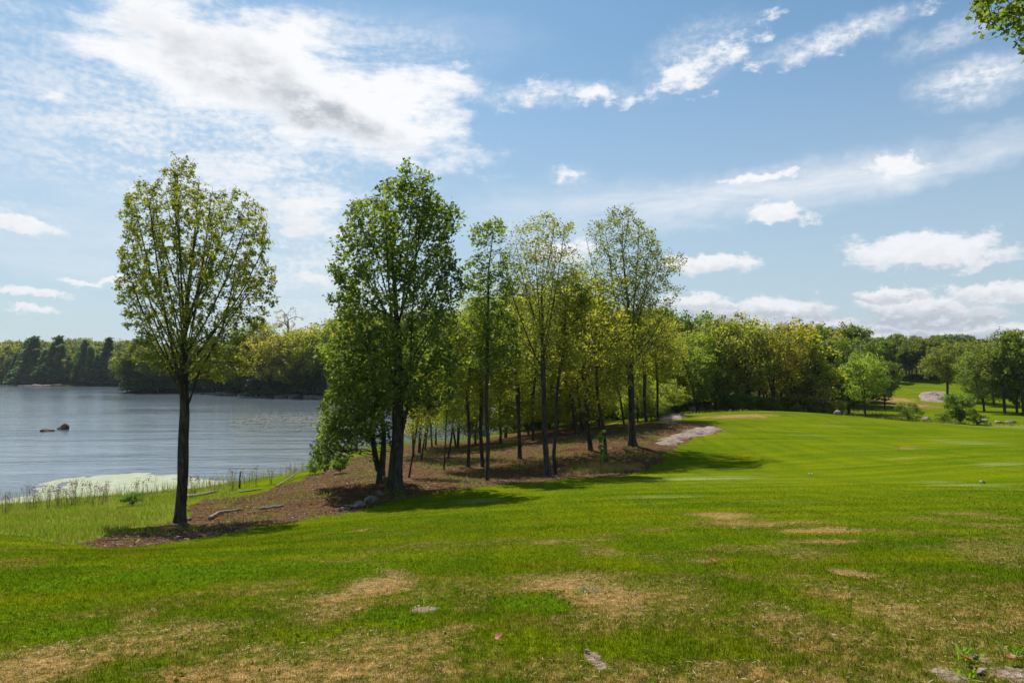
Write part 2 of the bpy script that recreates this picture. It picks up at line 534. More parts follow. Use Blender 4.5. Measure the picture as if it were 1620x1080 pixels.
def zones(x, y):
    r = np.sqrt(x * x + y * y)
    s = sdist(x, y, LAKE)
    nz = fbm(x / 1.4, y / 1.4, 4, 9) - .5
    sdirt = sdist(x, y, DIRT)
    nz2 = fbm(x / .45, y / .45, 3, 29) - .5
    dirt = smooth01(-sdirt + nz * 1.0 + nz2 * .9, -0.25, 0.35)
    # mown turf ends along a smooth line: everything between it and the lake that is not bare soil is rough
    srough = np.where((x < 2) & (y > 17.0), s, 99)
    rough = smooth01(-sdist(x, y, ROUGH) + nz * .7, -.2, .4) * (1 - dirt)
    rough = np.maximum(rough, smooth01(2.5 - s + nz * 2, 0, 2) * (y > 30) * (1 - dirt))
    rough = np.maximum(rough, smooth01(-sdist(x, y, ROCKY), -1, 2))
    rough = np.maximum(rough, smooth01(r, 78, 92) * (x > 10) * (1 - 0.9 * smooth01(-sdist(x, y, np.array([(48, 78), (90, 78), (140, 120), (150, 220), (50, 230), (55, 130)])), -2, 3)))
    rough = np.where(x > 10, rough * smooth01(r, 74, 84), rough)
    rough = np.where(r > 240, 1.0, rough)
    forest = smooth01(r, 125, 145) * (x < 14) + smooth01(r, 77, 83) * smooth01(-sdist(x, y, WOODFLOOR) + nz * 6, -2, 2) + smooth01(r, 205, 225)
    forest = np.clip(forest + smooth01(r, 215, 235), 0, 1)
    dry = blobs(x, y, DRY)
    near = smooth01(9.5 - y, 0, 4.5)
    mid_ = smooth01(17 - y, 0, 5)
    mot = fbm(x * 1.5, y * 1.1, 4, 21)
    dry = np.maximum(dry, near * .40 * smooth01(mot, .42, .68) + near * .14)
    dry = np.maximum(dry, mid_ * .42 * smooth01(fbm(x * .9, y * .5, 4, 23), .48, .7))
    lush = blobs(x, y, LUSH, .45, 13) * (.35 + 1.1 * smooth01(fbm(x * 4, y * 4, 3, 14), .3, .65))
    dry = np.clip(dry - lush * .8, 0, 1.2)
    return dict(forest=forest, dry=dry, dirt=np.clip(dirt * (s > -3), 0, 1), rough=np.clip(rough, 0, 1), pale=blobs(x, y, PALE, .12, 31), bare=blobs(x, y, BARE, .1, 17), lush=lush)


# ------------------------------------------------------------------ materials
def mat(name):
    m = bpy.data.materials.new(name)
    m.use_nodes = True
    m.node_tree.nodes.clear()
    g = NT(m.node_tree)
    out = g.add('ShaderNodeOutputMaterial')
    return m, g, out


def turf_group():
    t = bpy.data.node_groups.new('ground_colour', 'ShaderNodeTree')
    t.interface.new_socket('Color', in_out='OUTPUT', socket_type='NodeSocketColor')
    g = NT(t)
    pos = g.add('ShaderNodeNewGeometry').outputs['Position']
    X, Y, Z = g.xyz(pos)[0:3]
    p = g.comb(X, Y, 0.0)
    big = g.noise(p, 0.16, 3)
    mid = g.noise(p, 0.9, 5, .62)
    fine = g.noise(p, 7.0, 5, .7)
    vfine = g.noise(p, 38.0, 3, .65)
    # mowing and drainage streaks, long across the slope
    mp = g.add('ShaderNodeMapping')
    g.put(mp.inputs['Vector'], p)
    mp.inputs['Rotation'].default_value = (0, 0, R(8))
    mp.inputs['Scale'].default_value = (0.12, 1.0, 1)
    streak = g.noise(mp.outputs[0], 0.8, 5, .6)
    mp2 = g.add('ShaderNodeMapping')
    g.put(mp2.inputs['Vector'], p)
    mp2.inputs['Rotation'].default_value = (0, 0, R(24))
    mp2.inputs['Scale'].default_value = (1.0, 0.06, 1)
    stripe = g.noise(mp2.outputs[0], 1.3, 3, .5)
    green = g.mix(g.ramp(big, .35, .65), (0.062, 0.118, 0.004, 1), (0.108, 0.158, 0.004, 1))
    green = g.mix(g.ramp(streak, .40, .68, 0, .75), green, (0.165, 0.195, 0.004, 1))
    green = g.mix(g.ramp(stripe, .45, .62, 0, .42), green, (0.058, 0.110, 0.006, 1))
    green = g.mix(g.ramp(mid, .48, .75, 0, .7), green, (0.150, 0.150, 0.006, 1))
    green = g.mix(g.ramp(fine, .55, .85, 0, .55), green, (0.055, 0.115, 0.008, 1))
    green = g.mix(g.ramp(g.attr('lush'), .2, .8, 0, .7), green, (0.120, 0.220, 0.006, 1))
    pl = g.math('ADD', g.attr('pale'), g.math('MULTIPLY', g.math('SUBTRACT', streak, .5), 1.3))
    green = g.mix(g.ramp(pl, .25, .9, 0, .62), green, (0.270, 0.320, 0.130, 1))
    green = g.mix(1.0, green, (1.20, 1.15, 1.1, 1), 'MULTIPLY')
    spk = g.noise(p, 3.2, 5, .75)
    green = g.mix(g.ramp(spk, .54, .72, 0, .4), green, (0.190, 0.220, 0.010, 1))
    green = g.mix(g.ramp(spk, .32, .48, .55, 0), green, (0.045, 0.085, 0.004, 1))
    green = g.mix(g.ramp(g.attr('dry'), .10, .40, 0, .60), green, (0.098, 0.116, 0.010, 1))
    dryc = g.mix(g.ramp(fine, .3, .7), (0.250, 0.155, 0.045, 1), (0.430, 0.290, 0.120, 1))
    dryc = g.mix(g.ramp(mid, .5, .75, 0, .5), dryc, (0.300, 0.175, 0.055, 1))
    jit = g.math('ADD', g.math('MULTIPLY', g.math('SUBTRACT', fine, .5), 1.5), g.math('MULTIPLY', g.math('SUBTRACT', mid, .5), 1.2))
    jit = g.math('ADD', jit, g.math('MULTIPLY', g.math('SUBTRACT', vfine, .5), 1.1))
    df = g.ramp(g.math('ADD', g.attr('dry'), jit), .18, .95)
    col = g.mix(df, green, dryc)
    # rough grass
    rg = g.mix(g.ramp(mid, .35, .7), (0.130, 0.210, 0.012, 1), (0.260, 0.230, 0.060, 1))
    rg = g.mix(g.ramp(fine, .5, .8), rg, (0.060, 0.110, 0.015, 1))
    rgd = g.mix(g.ramp(g.attr('dry'), .3, .9), rg, dryc)
    col = g.mix(g.ramp(g.attr('rough'), .2, .8), col, rgd)
    ff = g.mix(g.ramp(g.noise(p, .25, 6, .7), .4, .65), (0.020, 0.024, 0.008, 1), (0.060, 0.070, 0.018, 1))
    col = g.mix(g.attr('forest'), col, ff)
    # leaf litter and bark mulch
    lit = g.noise(p, 3.2, 8, .75)
    lit2 = g.noise(p, 16.0, 6, .75)
    dc = g.mix(g.ramp(lit, .38, .62), (0.078, 0.043, 0.020, 1), (0.205, 0.112, 0.055, 1))
    dc = g.mix(g.ramp(lit2, .52, .66, 0, .85), dc, (0.360, 0.225, 0.130, 1))
    dc = g.mix(g.ramp(lit2, .34, .48, .85, 0), dc, (0.045, 0.026, 0.014, 1))
    dc = g.mix(g.ramp(g.noise(p, .6, 6, .75), .53, .64, 0, .8), dc, (0.150, 0.160, 0.022, 1))
    dc = g.mix(g.ramp(g.noise(g.vmath('ADD', p, (40, 7, 0)), .45, 6, .75), .52, .66, 0, .7), dc, (0.060, 0.034, 0.018, 1))
    dc = g.mix(g.ramp(g.noise(g.vmath('ADD', p, (9, 77, 0)), .8, 6, .75), .56, .68, 0, .6), dc, (0.300, 0.130, 0.045, 1))
    df2 = g.ramp(g.math('ADD', g.attr('dirt'), g.math('MULTIPLY', g.math('SUBTRACT', fine, .5), .9)), .35, .65)
    col = g.mix(df2, col, dc)
    bc = g.mix(g.ramp(vfine, .45, .6), (0.200, 0.135, 0.085, 1), (0.360, 0.290, 0.230, 1))
    bf = g.ramp(g.math('ADD', g.attr('bare'), g.math('MULTIPLY', g.math('SUBTRACT', fine, .5), 1.0)), .4, .7)
    col = g.mix(bf, col, bc)
    tuft = g.noise(p, 13.0, 4, .75)
    col = g.mix(1.0, col, g.mix(g.ramp(tuft, .34, .66), (0.55, 0.58, 0.5, 1), (1.35, 1.3, 1.35, 1)), 'MULTIPLY')
    o = g.add('NodeGroupOutput')
    g.l.new(col, o.inputs[0])
    return t


TURF = turf_group()


def ground_mat():
    m, g, out = mat('ground')
    col = g.add('ShaderNodeGroup', node_tree=TURF).outputs[0]
    pos = g.add('ShaderNodeNewGeometry').outputs['Position']
    b = g.add('ShaderNodeBsdfPrincipled')
    g.put(b.inputs['Base Color'], g.mix(0.0, col, (0, 0, 0, 1)))
    b.inputs['Roughness'].default_value = 0.9
    b.inputs['Specular IOR Level'].default_value = 0.0
    n1 = g.noise(pos, 14.0, 6, .7)
    n2 = g.noise(pos, 2.2, 4, .6)
    n3 = g.noise(pos, 60.0, 3, .7)
    hgt = g.math('ADD', g.math('MULTIPLY', n1, .05), g.math('MULTIPLY', n2, .10))
    hgt = g.math('ADD', hgt, g.math('MULTIPLY', n3, .012))
    hgt = g.math('MULTIPLY', hgt, g.math('ADD', 1.0, g.math('MULTIPLY', g.attr('dirt'), 2.2)))
    bp = g.add('ShaderNodeBump')
    bp.inputs['Strength'].default_value = 0.75
    bp.inputs['Distance'].default_value = 1.0
    g.put(bp.inputs['Height'], hgt)
    g.l.new(bp.outputs[0], b.inputs['Normal'])
    g.l.new(b.outputs[0], out.inputs[0])
    return m


def blade_mat():
    m, g, out = mat('grass_blades')
    col = g.add('ShaderNodeGroup', node_tree=TURF).outputs[0]
    t = g.attr('tint')
    c2 = g.mix(t, g.scale(col, (0.60, 0.65, 0.55)), g.scale(col, (1.75, 1.60, 1.4)))
    d = g.add('ShaderNodeBsdfDiffuse')
    g.put(d.inputs[0], c2)
    tr = g.add('ShaderNodeBsdfTranslucent')
    g.put(tr.inputs[0], g.scale(c2, (1.15, 1.15, .8)))
    mx = g.add('ShaderNodeMixShader')
    mx.inputs[0].default_value = .5
    g.l.new(d.outputs[0], mx.inputs[1])
    g.l.new(tr.outputs[0], mx.inputs[2])
    g.l.new(mx.outputs[0], out.inputs[0])
    return m


def leaf_mat(name, c_dark, c_light, trans, tw=0.5, use_obj=False):
    """leaves: 'tint' per leaf, object colour for a whole copy"""
    m, g, out = mat(name)
    t = g.attr('tint')
    oi = g.add('ShaderNodeObjectInfo')
    col = g.mix(t, c_dark, c_light)
    tcol = g.mix(t, g.scale(col, (2.1, 2.0, 1.1)), trans)
    if use_obj:
        col = g.mix(1.0, col, oi.outputs['Color'], 'MULTIPLY')
        tcol = g.mix(1.0, tcol, oi.outputs['Color'], 'MULTIPLY')
    d = g.add('ShaderNodeBsdfDiffuse')
    g.put(d.inputs[0], col)
    gl = g.add('ShaderNodeBsdfGlossy')
    gl.inputs['Roughness'].default_value = .5
    gl.inputs[0].default_value = (.7, .8, .7, 1)
    tr = g.add('ShaderNodeBsdfTranslucent')
    g.put(tr.inputs[0], tcol)
    mx = g.add('ShaderNodeMixShader')
    mx.inputs[0].default_value = tw
    g.l.new(d.outputs[0], mx.inputs[1])
    g.l.new(tr.outputs[0], mx.inputs[2])
    m2 = g.add('ShaderNodeMixShader')
    m2.inputs[0].default_value = .03
    g.l.new(mx.outputs[0], m2.inputs[1])
    g.l.new(gl.outputs[0], m2.inputs[2])
    g.l.new(m2.outputs[0], out.inputs[0])
    return m


def bark_mat(name, a, b, sc=9.0):
    m, g, out = mat(name)
    tc = g.add('ShaderNodeTexCoord').outputs['Object']
    v = g.scale(tc, (1, 1, .22))
    n = g.noise(v, sc, 7, .7)
    n2 = g.noise(tc, 1.7, 4, .6)
    col = g.mix(g.ramp(n, .35, .68), a, b)
    col = g.mix(g.ramp(n2, .55, .75, 0, .45), col, (0.20, 0.19, 0.16, 1))
    s = g.add('ShaderNodeBsdfPrincipled')
    g.put(s.inputs['Base Color'], col)
    s.inputs['Roughness'].default_value = .92
    s.inputs['Specular IOR Level'].default_value = .1
    bp = g.add('ShaderNodeBump')
    bp.inputs['Strength'].default_value = .9
    bp.inputs['Distance'].default_value = .05
    g.put(bp.inputs['Height'], n)
    g.l.new(bp.outputs[0], s.inputs['Normal'])
    g.l.new(s.outputs[0], out.inputs[0])
    return m


def rock_mat(name, a, b, c, sc=1.4):
    m, g, out = mat(name)
    pos = g.add('ShaderNodeNewGeometry').outputs['Position']
    n = g.noise(pos, sc, 8, .68)
    n2 = g.noise(pos, sc * 9, 5, .7)
    vo = g.add('ShaderNodeTexVoronoi', feature='DISTANCE_TO_EDGE')
    g.put(vo.inputs['Vector'], g.vmath('ADD', pos, g.scale(g.noise(pos, sc, 4, .6, color=True), (1.0, 1.0, 1.0))))
    vo.inputs['Scale'].default_value = sc * .8
    crack = g.ramp(vo.outputs['Distance'], 0.0, 0.05, 1, 0)
    col = g.mix(g.ramp(n, .35, .65), a, b)
    col = g.mix(g.ramp(n2, .5, .72, 0, .7), col, c)
    col = g.mix(g.math('MULTIPLY', crack, .7), col, (0.06, 0.045, 0.035, 1))
    s = g.add('ShaderNodeBsdfPrincipled')
    g.put(s.inputs['Base Color'], col)
    s.inputs['Roughness'].default_value = .85
    s.inputs['Specular IOR Level'].default_value = .25
    hgt = g.math('ADD', g.math('MULTIPLY', n, .3), g.math('MULTIPLY', n2, .06))
    hgt = g.math('SUBTRACT', hgt, g.math('MULTIPLY', crack, .05))
    bp = g.add('ShaderNodeBump')
    bp.inputs['Strength'].default_value = .8
    bp.inputs['Distance'].default_value = .6
    g.put(bp.inputs['Height'], hgt)
    g.l.new(bp.outputs[0], s.inputs['Normal'])
    g.l.new(s.outputs[0], out.inputs[0])
    return m


def plain_mat(name, col, var=.3, rough=.8, sc=12):
    m, g, out = mat(name)
    tc = g.add('ShaderNodeTexCoord').outputs['Object']
    n = g.noise(tc, sc, 5, .65)
    c = g.mix(n, tuple(k * (1 - var) for k in col) + (1,), tuple(k * (1 + var) for k in col) + (1,))
    s = g.add('ShaderNodeBsdfPrincipled')
    g.put(s.inputs['Base Color'], c)
    s.inputs['Roughness'].default_value = rough
    g.l.new(s.outputs[0], out.inputs[0])
    return m


def water_mat():
    m, g, out = mat('lake_water')
    pos = g.add('ShaderNodeNewGeometry').outputs['Position']
    X, Y, Z = g.xyz(pos)[0:3]
    p = g.comb(X, Y, 0.0)
    s = g.add('ShaderNodeBsdfPrincipled')
    s.inputs['Base Color'].default_value = (0.135, 0.172, 0.205, 1)
    s.inputs['Roughness'].default_value = .08
    s.inputs['IOR'].default_value = 1.333
    mp = g.add('ShaderNodeMapping')
    g.put(mp.inputs['Vector'], p)
    mp.inputs['Rotation'].default_value = (0, 0, R(12))
    mp.inputs['Scale'].default_value = (.55, 1, 1)
    a = g.noise(mp.outputs[0], 2.6, 4, .62)
    b = g.noise(mp.outputs[0], .55, 3, .5)
    gust = g.math('MULTIPLY', g.ramp(g.noise(g.scale(p, (.35, 1, 1)), .035, 3, .6), .35, .65, .5, 1.3), g.ramp(g.noise(g.scale(p, (.18, 1, 1)), .30, 4, .65), .38, .62, .7, 1.25))
    c = g.noise(g.scale(p, (.30, 1, 1)), .25, 4, .6)
    hgt = g.math('ADD', g.math('MULTIPLY', a, .042), g.math('ADD', g.math('MULTIPLY', b, .06), g.math('MULTIPLY', c, .06)))
    hgt = g.math('MULTIPLY', hgt, gust)
    bp = g.add('ShaderNodeBump')
    bp.inputs['Strength'].default_value = 1.0
    bp.inputs['Distance'].default_value = 1.0
    g.put(bp.inputs['Height'], hgt)
    g.l.new(bp.outputs[0], s.inputs['Normal'])
    g.l.new(s.outputs[0], out.inputs[0])
    return m


M_GROUND = ground_mat()
M_BLADE = blade_mat()
M_WATER = water_mat()
M_BARK = bark_mat('bark_dark', (0.030, 0.024, 0.019, 1), (0.105, 0.088, 0.070, 1))
M_BARK2 = bark_mat('bark_grey', (0.038, 0.032, 0.026, 1), (0.125, 0.108, 0.088, 1), 12)
M_LEAF_L = leaf_mat('maple_leaves', (0.085, 0.120, 0.016, 1), (0.250, 0.270, 0.034, 1), (0.500, 0.510, 0.055, 1), .46)
M_LEAF_B = leaf_mat('basswood_leaves', (0.034, 0.068, 0.012, 1), (0.130, 0.192, 0.028, 1), (0.400, 0.490, 0.045, 1), .48)
M_LEAF_Y = leaf_mat('yellow_green_leaves', (0.085, 0.112, 0.013, 1), (0.285, 0.295, 0.028, 1), (0.700, 0.670, 0.058, 1), .58, True)
M_LEAF_G = leaf_mat('green_leaves', (0.055, 0.084, 0.013, 1), (0.170, 0.205, 0.027, 1), (0.390, 0.440, 0.045, 1), .50, True)
M_NEEDLE = leaf_mat('conifer_needles', (0.030, 0.062, 0.022, 1), (0.095, 0.150, 0.040, 1), (0.160, 0.240, 0.050, 1), .35, True)
M_ROCK = rock_mat('pink_granite', (0.200, 0.135, 0.100, 1), (0.370, 0.290, 0.240, 1), (0.460, 0.410, 0.370, 1), 1.9)
M_ROCKD = rock_mat('grey_rock', (0.150, 0.120, 0.100, 1), (0.320, 0.280, 0.250, 1), (0.420, 0.400, 0.380, 1), 2.2)
M_ROCKW = rock_mat('wet_rock', (0.050, 0.030, 0.022, 1), (0.180, 0.100, 0.060, 1), (0.300, 0.200, 0.120, 1), 2.2)
M_LOG = bark_mat('bleached_wood', (0.230, 0.180, 0.130, 1), (0.430, 0.350, 0.270, 1), 14)

# ------------------------------------------------------------------ the ground sheet
fineA = np.radians(np.arange(-42, 42.01, 0.125))
coarseA = np.radians(np.arange(45, 316, 3.0))
ang = np.concatenate([fineA, coarseA])
rad = np.geomspace(0.35, 4200, 700)
AA, RR = np.meshgrid(ang, rad)
gx, gy = np.sin(AA) * RR, np.cos(AA) * RR
gz = height(gx, gy)
zn = zones(gx.ravel(), gy.ravel())
# bare soil is lumpy
lump = zn['dirt'].reshape(gx.shape)
gz = gz + lump * (fbm(gx / .8, gy / .8, 4, 77) - .5) * 0.16 * (gz > .15)
na, nr = len(ang), len(rad)
idx = np.arange(na * nr).reshape(nr, na)
nxt = np.roll(idx, -1, axis=1)
quads = np.stack([idx[:-1], nxt[:-1], nxt[1:], idx[1:]], -1).reshape(-1, 4)[:, ::-1]
V = np.stack([gx, gy, gz], -1).reshape(-1, 3)
V = np.vstack([V, [[0, 0, H(0, 0.3)]]])
cap = np.stack([idx[0], nxt[0], np.full(na, len(V) - 1)], -1)
ga = {k: np.append(v, 0) for k, v in zn.items()}
gme = mesh_np('ground', V, [quads, cap], 4, [M_GROUND], ga, True)
ground = tag(link('ground', gme), 'grassy slope of mown turf, bare soil and shore', None, None, 'structure')

wme = mesh_np('water', np.array([(-4000, -800, 0), (800, -800, 0), (800, 4000, 0), (-4000, 4000, 0)], dtype=float), np.array([[0, 1, 2, 3]]), 4, [M_WATER])
tag(link('water', wme), 'calm grey blue lake', None, None, 'structure')


# ------------------------------------------------------------------ turf blades (nobody could count them)
def blades(name, n, rmin, rmax, a0, a1, hmin, hmax, wid, keep, label, power=1.0, lean=.5, matl=None, seed=1):
    r_ = np.random.default_rng(seed)
    u = r_.random(n)
    r = rmin * (rmax / rmin) ** (u ** power)
    a = np.radians(a0 + (a1 - a0) * r_.random(n))
    x, y = r * np.sin(a), r * np.cos(a)
    z_ = zones(x, y)
    k = keep(x, y, z_, r_)
    x, y, r = x[k], y[k], r[k]
    z_ = {q: v[k] for q, v in z_.items()}
    n = len(x)
    z = height(x, y)
    h = (hmin + (hmax - hmin) * r_.random(n) ** 1.5) * (0.55 + 0.75 * fbm(x * 1.1, y * 1.1, 3, 55)) * (1 - .35 * np.clip(z_['dry'], 0, 1))
    w = wid * (1 + r * 0.22) * (.7 + .6 * r_.random(n))
    th = r_.random(n) * 2 * math.pi
    ph = r_.random(n) * 2 * math.pi
    ln = lean * h * r_.random(n) * (1 + np.clip(z_['dry'], 0, 1))
    base = np.stack([x, y, z - .004], -1)
    sx = np.stack([np.cos(th) * w / 2, np.sin(th) * w / 2, np.zeros(n)], -1)
    top = base + np.stack([np.cos(ph) * ln, np.sin(ph) * ln, h], -1)
    V = np.stack([base - sx, base + sx, top], 1).reshape(-1, 3)
    f = np.arange(n * 3).reshape(n, 3)
    at = {q: np.repeat(v, 3) for q, v in z_.items()}
    at['tint'] = np.repeat(r_.random(n), 3)
    me = mesh_np(name, V, f, 3, [matl or M_BLADE], at)
    o = link(name, me)
    return tag(o, label, None, None, 'stuff')


def keep_turf(x, y, z, r_):
    return (z['dirt'] < .3) & (z['rough'] < .6) & (r_.random(len(x)) > z['bare'] * 1.3) & (r_.random(len(x)) > smooth01(np.sqrt(x * x + y * y), 14, 38))


blades('turf_grass', 1150000, 2.6, 38, -48, 46, .016, .042, .0022, keep_turf, 'short mown grass with dry straw coloured patches covering the slope')


def keep_dirtedge(x, y, z, r_):
    n = fbm(x / 1.2, y / 1.2, 3, 91)
    return (z['dirt'] > .4) & (n > .60) & (y < 60) & (sdist(x, y, LAKE) > .3)


# ------------------------------------------------------------------ trees
def resample(poly, step):
    poly = np.asarray(poly, dtype=float)
    seg = np.linalg.norm(np.diff(poly, axis=0), axis=1)
    cum = np.concatenate([[0], np.cumsum(seg)])
    n = max(2, int(cum[-1] / step) + 1)
    t = np.linspace(0, cum[-1], n)
    # smooth (Catmull like) by interpolating each coordinate with extra softening
    out = np.stack([np.interp(t, cum, poly[:, i]) for i in range(3)], -1)
    for _ in range(2):
        out[1:-1] = out[1:-1] * .5 + (out[:-2] + out[2:]) * .25
    return out


def colonize(stems, attr, step=.25, di=2.2, dk=.45, up=.25, maxit=160, jit=.12, r_=None):
    pos, par = [], []
    for k, st in enumerate(stems):
        pts = resample(st, step)
        if k == 0:
            last = -1
        else:
            d = np.linalg.norm(np.array(pos) - pts[0], axis=1)
            last = int(np.argmin(d))
            pts = pts[1:]
        for p_ in pts:
            pos.append(p_)
            par.append(last)
            last = len(pos) - 1
    pos = np.array(pos)
    par = np.array(par)
    A = attr.copy()
    near = np.zeros(len(A), dtype=int)
    nd = np.full(len(A), 1e9)
    for i in range(0, len(pos), 200):
        d = np.linalg.norm(A[:, None] - pos[None, i:i + 200], axis=2)
        j = d.argmin(1)
        dj = d[np.arange(len(A)), j]
        b = dj < nd
        near[b] = j[b] + i
        nd[b] = dj[b]
    alive = nd > dk
    A, near, nd = A[alive], near[alive], nd[alive]
    for it in range(maxit):
        if len(A) == 0: break
        m = nd < di
        if not m.any():
            di *= 1.3
            if di > 12: break
            continue
        v = A[m] - pos[near[m]]
        v /= np.linalg.norm(v, axis=1)[:, None] + 1e-9
        acc = np.zeros((len(pos), 3))
        np.add.at(acc, near[m], v)
        ids = np.unique(near[m])
        dr = acc[ids]
        dr /= np.linalg.norm(dr, axis=1)[:, None] + 1e-9
        dr[:, 2] += up
        dr += r_.normal(0, jit, dr.shape)
        dr /= np.linalg.norm(dr, axis=1)[:, None] + 1e-9
        new = pos[ids] + dr * step
        # drop duplicates of existing children
        base = len(pos)
        pos = np.vstack([pos, new])
        par = np.concatenate([par, ids])
        d = np.linalg.norm(A[:, None] - new[None], axis=2)
        j = d.argmin(1)
        dj = d[np.arange(len(A)), j]
        b = dj < nd - 1e-6
        stuck = m & ~b
        near[b] = j[b] + base
        nd[b] = dj[b]
        keep = (nd > dk) & ~(stuck & (r_.random(len(A)) < .5))
        A, near, nd = A[keep], near[keep], nd[keep]
    return pos, par


def wood(pos, par, r0, R0, flare=.35, thick_from=.05, sides=(9, 3), lead=0):
    n = len(pos)
    nch = np.bincount(par[par >= 0], minlength=n)
    tips = nch == 0
    nt = max(2, tips.sum())
    p = math.log(nt) / math.log(R0 / r0)
    p = min(max(p, 1.6), 4.0)
    acc = np.where(tips, r0 ** p, 0.0)
    for i in range(n - 1, 0, -1):
        if acc[i] == 0: acc[i] = r0 ** p
        if par[i] >= 0: acc[par[i]] += acc[i]
    rad = acc ** (1 / p)
    rad *= R0 / rad[0] if p < 4 else 1
    rad = np.maximum(rad, r0 * .8)
    if lead:                                    # the leader stays stout up into the crown
        t_ = np.linspace(0, 1, lead)
        rad[:lead] = np.maximum(rad[:lead], R0 * .92 * (1 - .93 * t_ ** 1.1))
    zb = pos[0, 2]
    hh = pos[:, 2] - zb
    rad = rad * (1 + flare * np.exp(-hh / (R0 * 2.2)) * (rad > R0 * .4))
    # main child
    order = np.argsort(rad)
    main = np.full(n, -1)
    for i in order:
        if par[i] >= 0: main[par[i]] = i
    T = np.zeros((n, 3))
    up_ = np.where((par >= 0)[:, None], pos - pos[np.maximum(par, 0)], 0)
    dn_ = np.where((main >= 0)[:, None], pos[np.maximum(main, 0)] - pos, 0)
    T = up_ + dn_
    T /= np.linalg.norm(T, axis=1)[:, None] + 1e-9
    D = up_ / (np.linalg.norm(up_, axis=1)[:, None] + 1e-9)

    def frame(t):
        ref = np.array([0.10, 0.97, 0.2])
        ref = ref / np.linalg.norm(ref)
        u = np.cross(t, ref)
        u /= np.linalg.norm(u, axis=1)[:, None] + 1e-9
        return u, np.cross(t, u)
    Vs, Fs, off = [], [], 0
    ch = np.where(par >= 0)[0]
    for cls in (0, 1):
        k = sides[cls]
        sel = ch[(rad[ch] >= thick_from)] if cls == 0 else ch[(rad[ch] < thick_from)]
        if len(sel) == 0: continue
        pa = par[sel]
        ismain = main[pa] == sel
        Ta = np.where(ismain[:, None], T[pa], D[sel])
        ra = np.where(ismain, rad[pa], np.minimum(rad[sel] * 1.25, rad[pa]))
        u1, v1 = frame(Ta)
        u2, v2 = frame(T[sel])
        an = np.arange(k) * 2 * math.pi / k
        ca, sa = np.cos(an), np.sin(an)

        def ring(c, u, v, r, ids):
            wob = 1 + 0.10 * np.sin(an[None] * 3 + ids[:, None] * .35) + .06 * np.sin(an[None] * 5 + 1 + ids[:, None] * .2)
            rr = r[:, None] * (wob if cls == 0 else 1)
            return c[:, None] + u[:, None] * (ca[None] * rr)[..., None] + v[:, None] * (sa[None] * rr)[..., None]
        A_ = ring(pos[pa], u1, v1, ra, pa.astype(float))
        B_ = ring(pos[sel], u2, v2, rad[sel], sel.astype(float) if False else (pa + 1).astype(float))
        m = len(sel)
        VV = np.concatenate([A_, B_], 1).reshape(-1, 3)
        b = (np.arange(m) * 2 * k)[:, None] + off
        i0 = np.arange(k)[None]
        i1 = (np.arange(k)[None] + 1) % k
        q = np.stack([b + i0, b + i1, b + k + i1, b + k + i0], -1).reshape(-1, 4)
        Vs.append(VV)
        Fs.append(q)
        off += len(VV)
    return np.vstack(Vs), np.vstack(Fs), rad


def leaves_mesh(name, c, size, r_, m, flat=.75, asp=.72, tint=None, droop=0.0):
    n = len(c)
    nrm = r_.normal(0, 1, (n, 3)) * flat
    nrm[:, 2] += 1.0
    nrm /= np.linalg.norm(nrm, axis=1)[:, None]
    a = r_.normal(0, 1, (n, 3))
    a[:, 2] -= droop
    a -= nrm * (a * nrm).sum(1)[:, None]
    a /= np.linalg.norm(a, axis=1)[:, None] + 1e-9
    b = np.cross(nrm, a)
    s = (size * (.6 + .8 * r_.random(n)))[:, None]
    base = c - a * s * .5
    tip = c + a * s * .5 - nrm * s * .12
    l = c - a * s * .08 + b * s * asp * .5 + nrm * s * .10
    r = c - a * s * .08 - b * s * asp * .5 + nrm * s * .10
    V = np.stack([base, l, tip, r], 1).reshape(-1, 3)
    i = (np.arange(n) * 4)[:, None]
    f = np.concatenate([i + np.array([[0, 1, 2]]), i + np.array([[0, 2, 3]])], 0)
    t = r_.random(n) if tint is None else tint
    return mesh_np(name, V, f, 3, [m], {'tint': np.repeat(t, 4)})


def leaf_points(pos, par, rad, r_, rmax, per, spread, total=None, gap=.5, gs=1.0):
    sel = np.where(rad < rmax)[0]
    sel = sel[par[sel] >= 0]
    q = pos[sel]
    nz = fbm(q[:, 0] * gs + q[:, 2] * .35 * gs + 31, q[:, 2] * gs * 1.3 + q[:, 1] * .8 * gs + 17, 3, 5)
    nch = np.bincount(par[par >= 0], minlength=len(pos))[sel]
    wgt = smooth01(nz, gap - .16, gap + .10) + .05
    wgt = wgt * np.where(nch == 0, 2.6, 1.0)
    wgt = wgt / wgt.sum()
    idx = r_.choice(sel, total or len(sel) * per, p=wgt)
    t = r_.random(len(idx))[:, None]
    p = pos[idx] * t + pos[np.maximum(par[idx], 0)] * (1 - t)
    return p + r_.normal(0, spread, p.shape), idx


def tint_of(p, r_, sc=1.1, z0=0, z1=1, seed=3):
    """clumps of lighter and darker leaves"""
    n = fbm(p[:, 0] * sc + p[:, 1] * .7, p[:, 2] * sc + p[:, 1] * .5, 3, seed)
    return np.clip(.5 + (n - .5) * 1.7 + r_.normal(0, .22, len(p)), 0, 1)


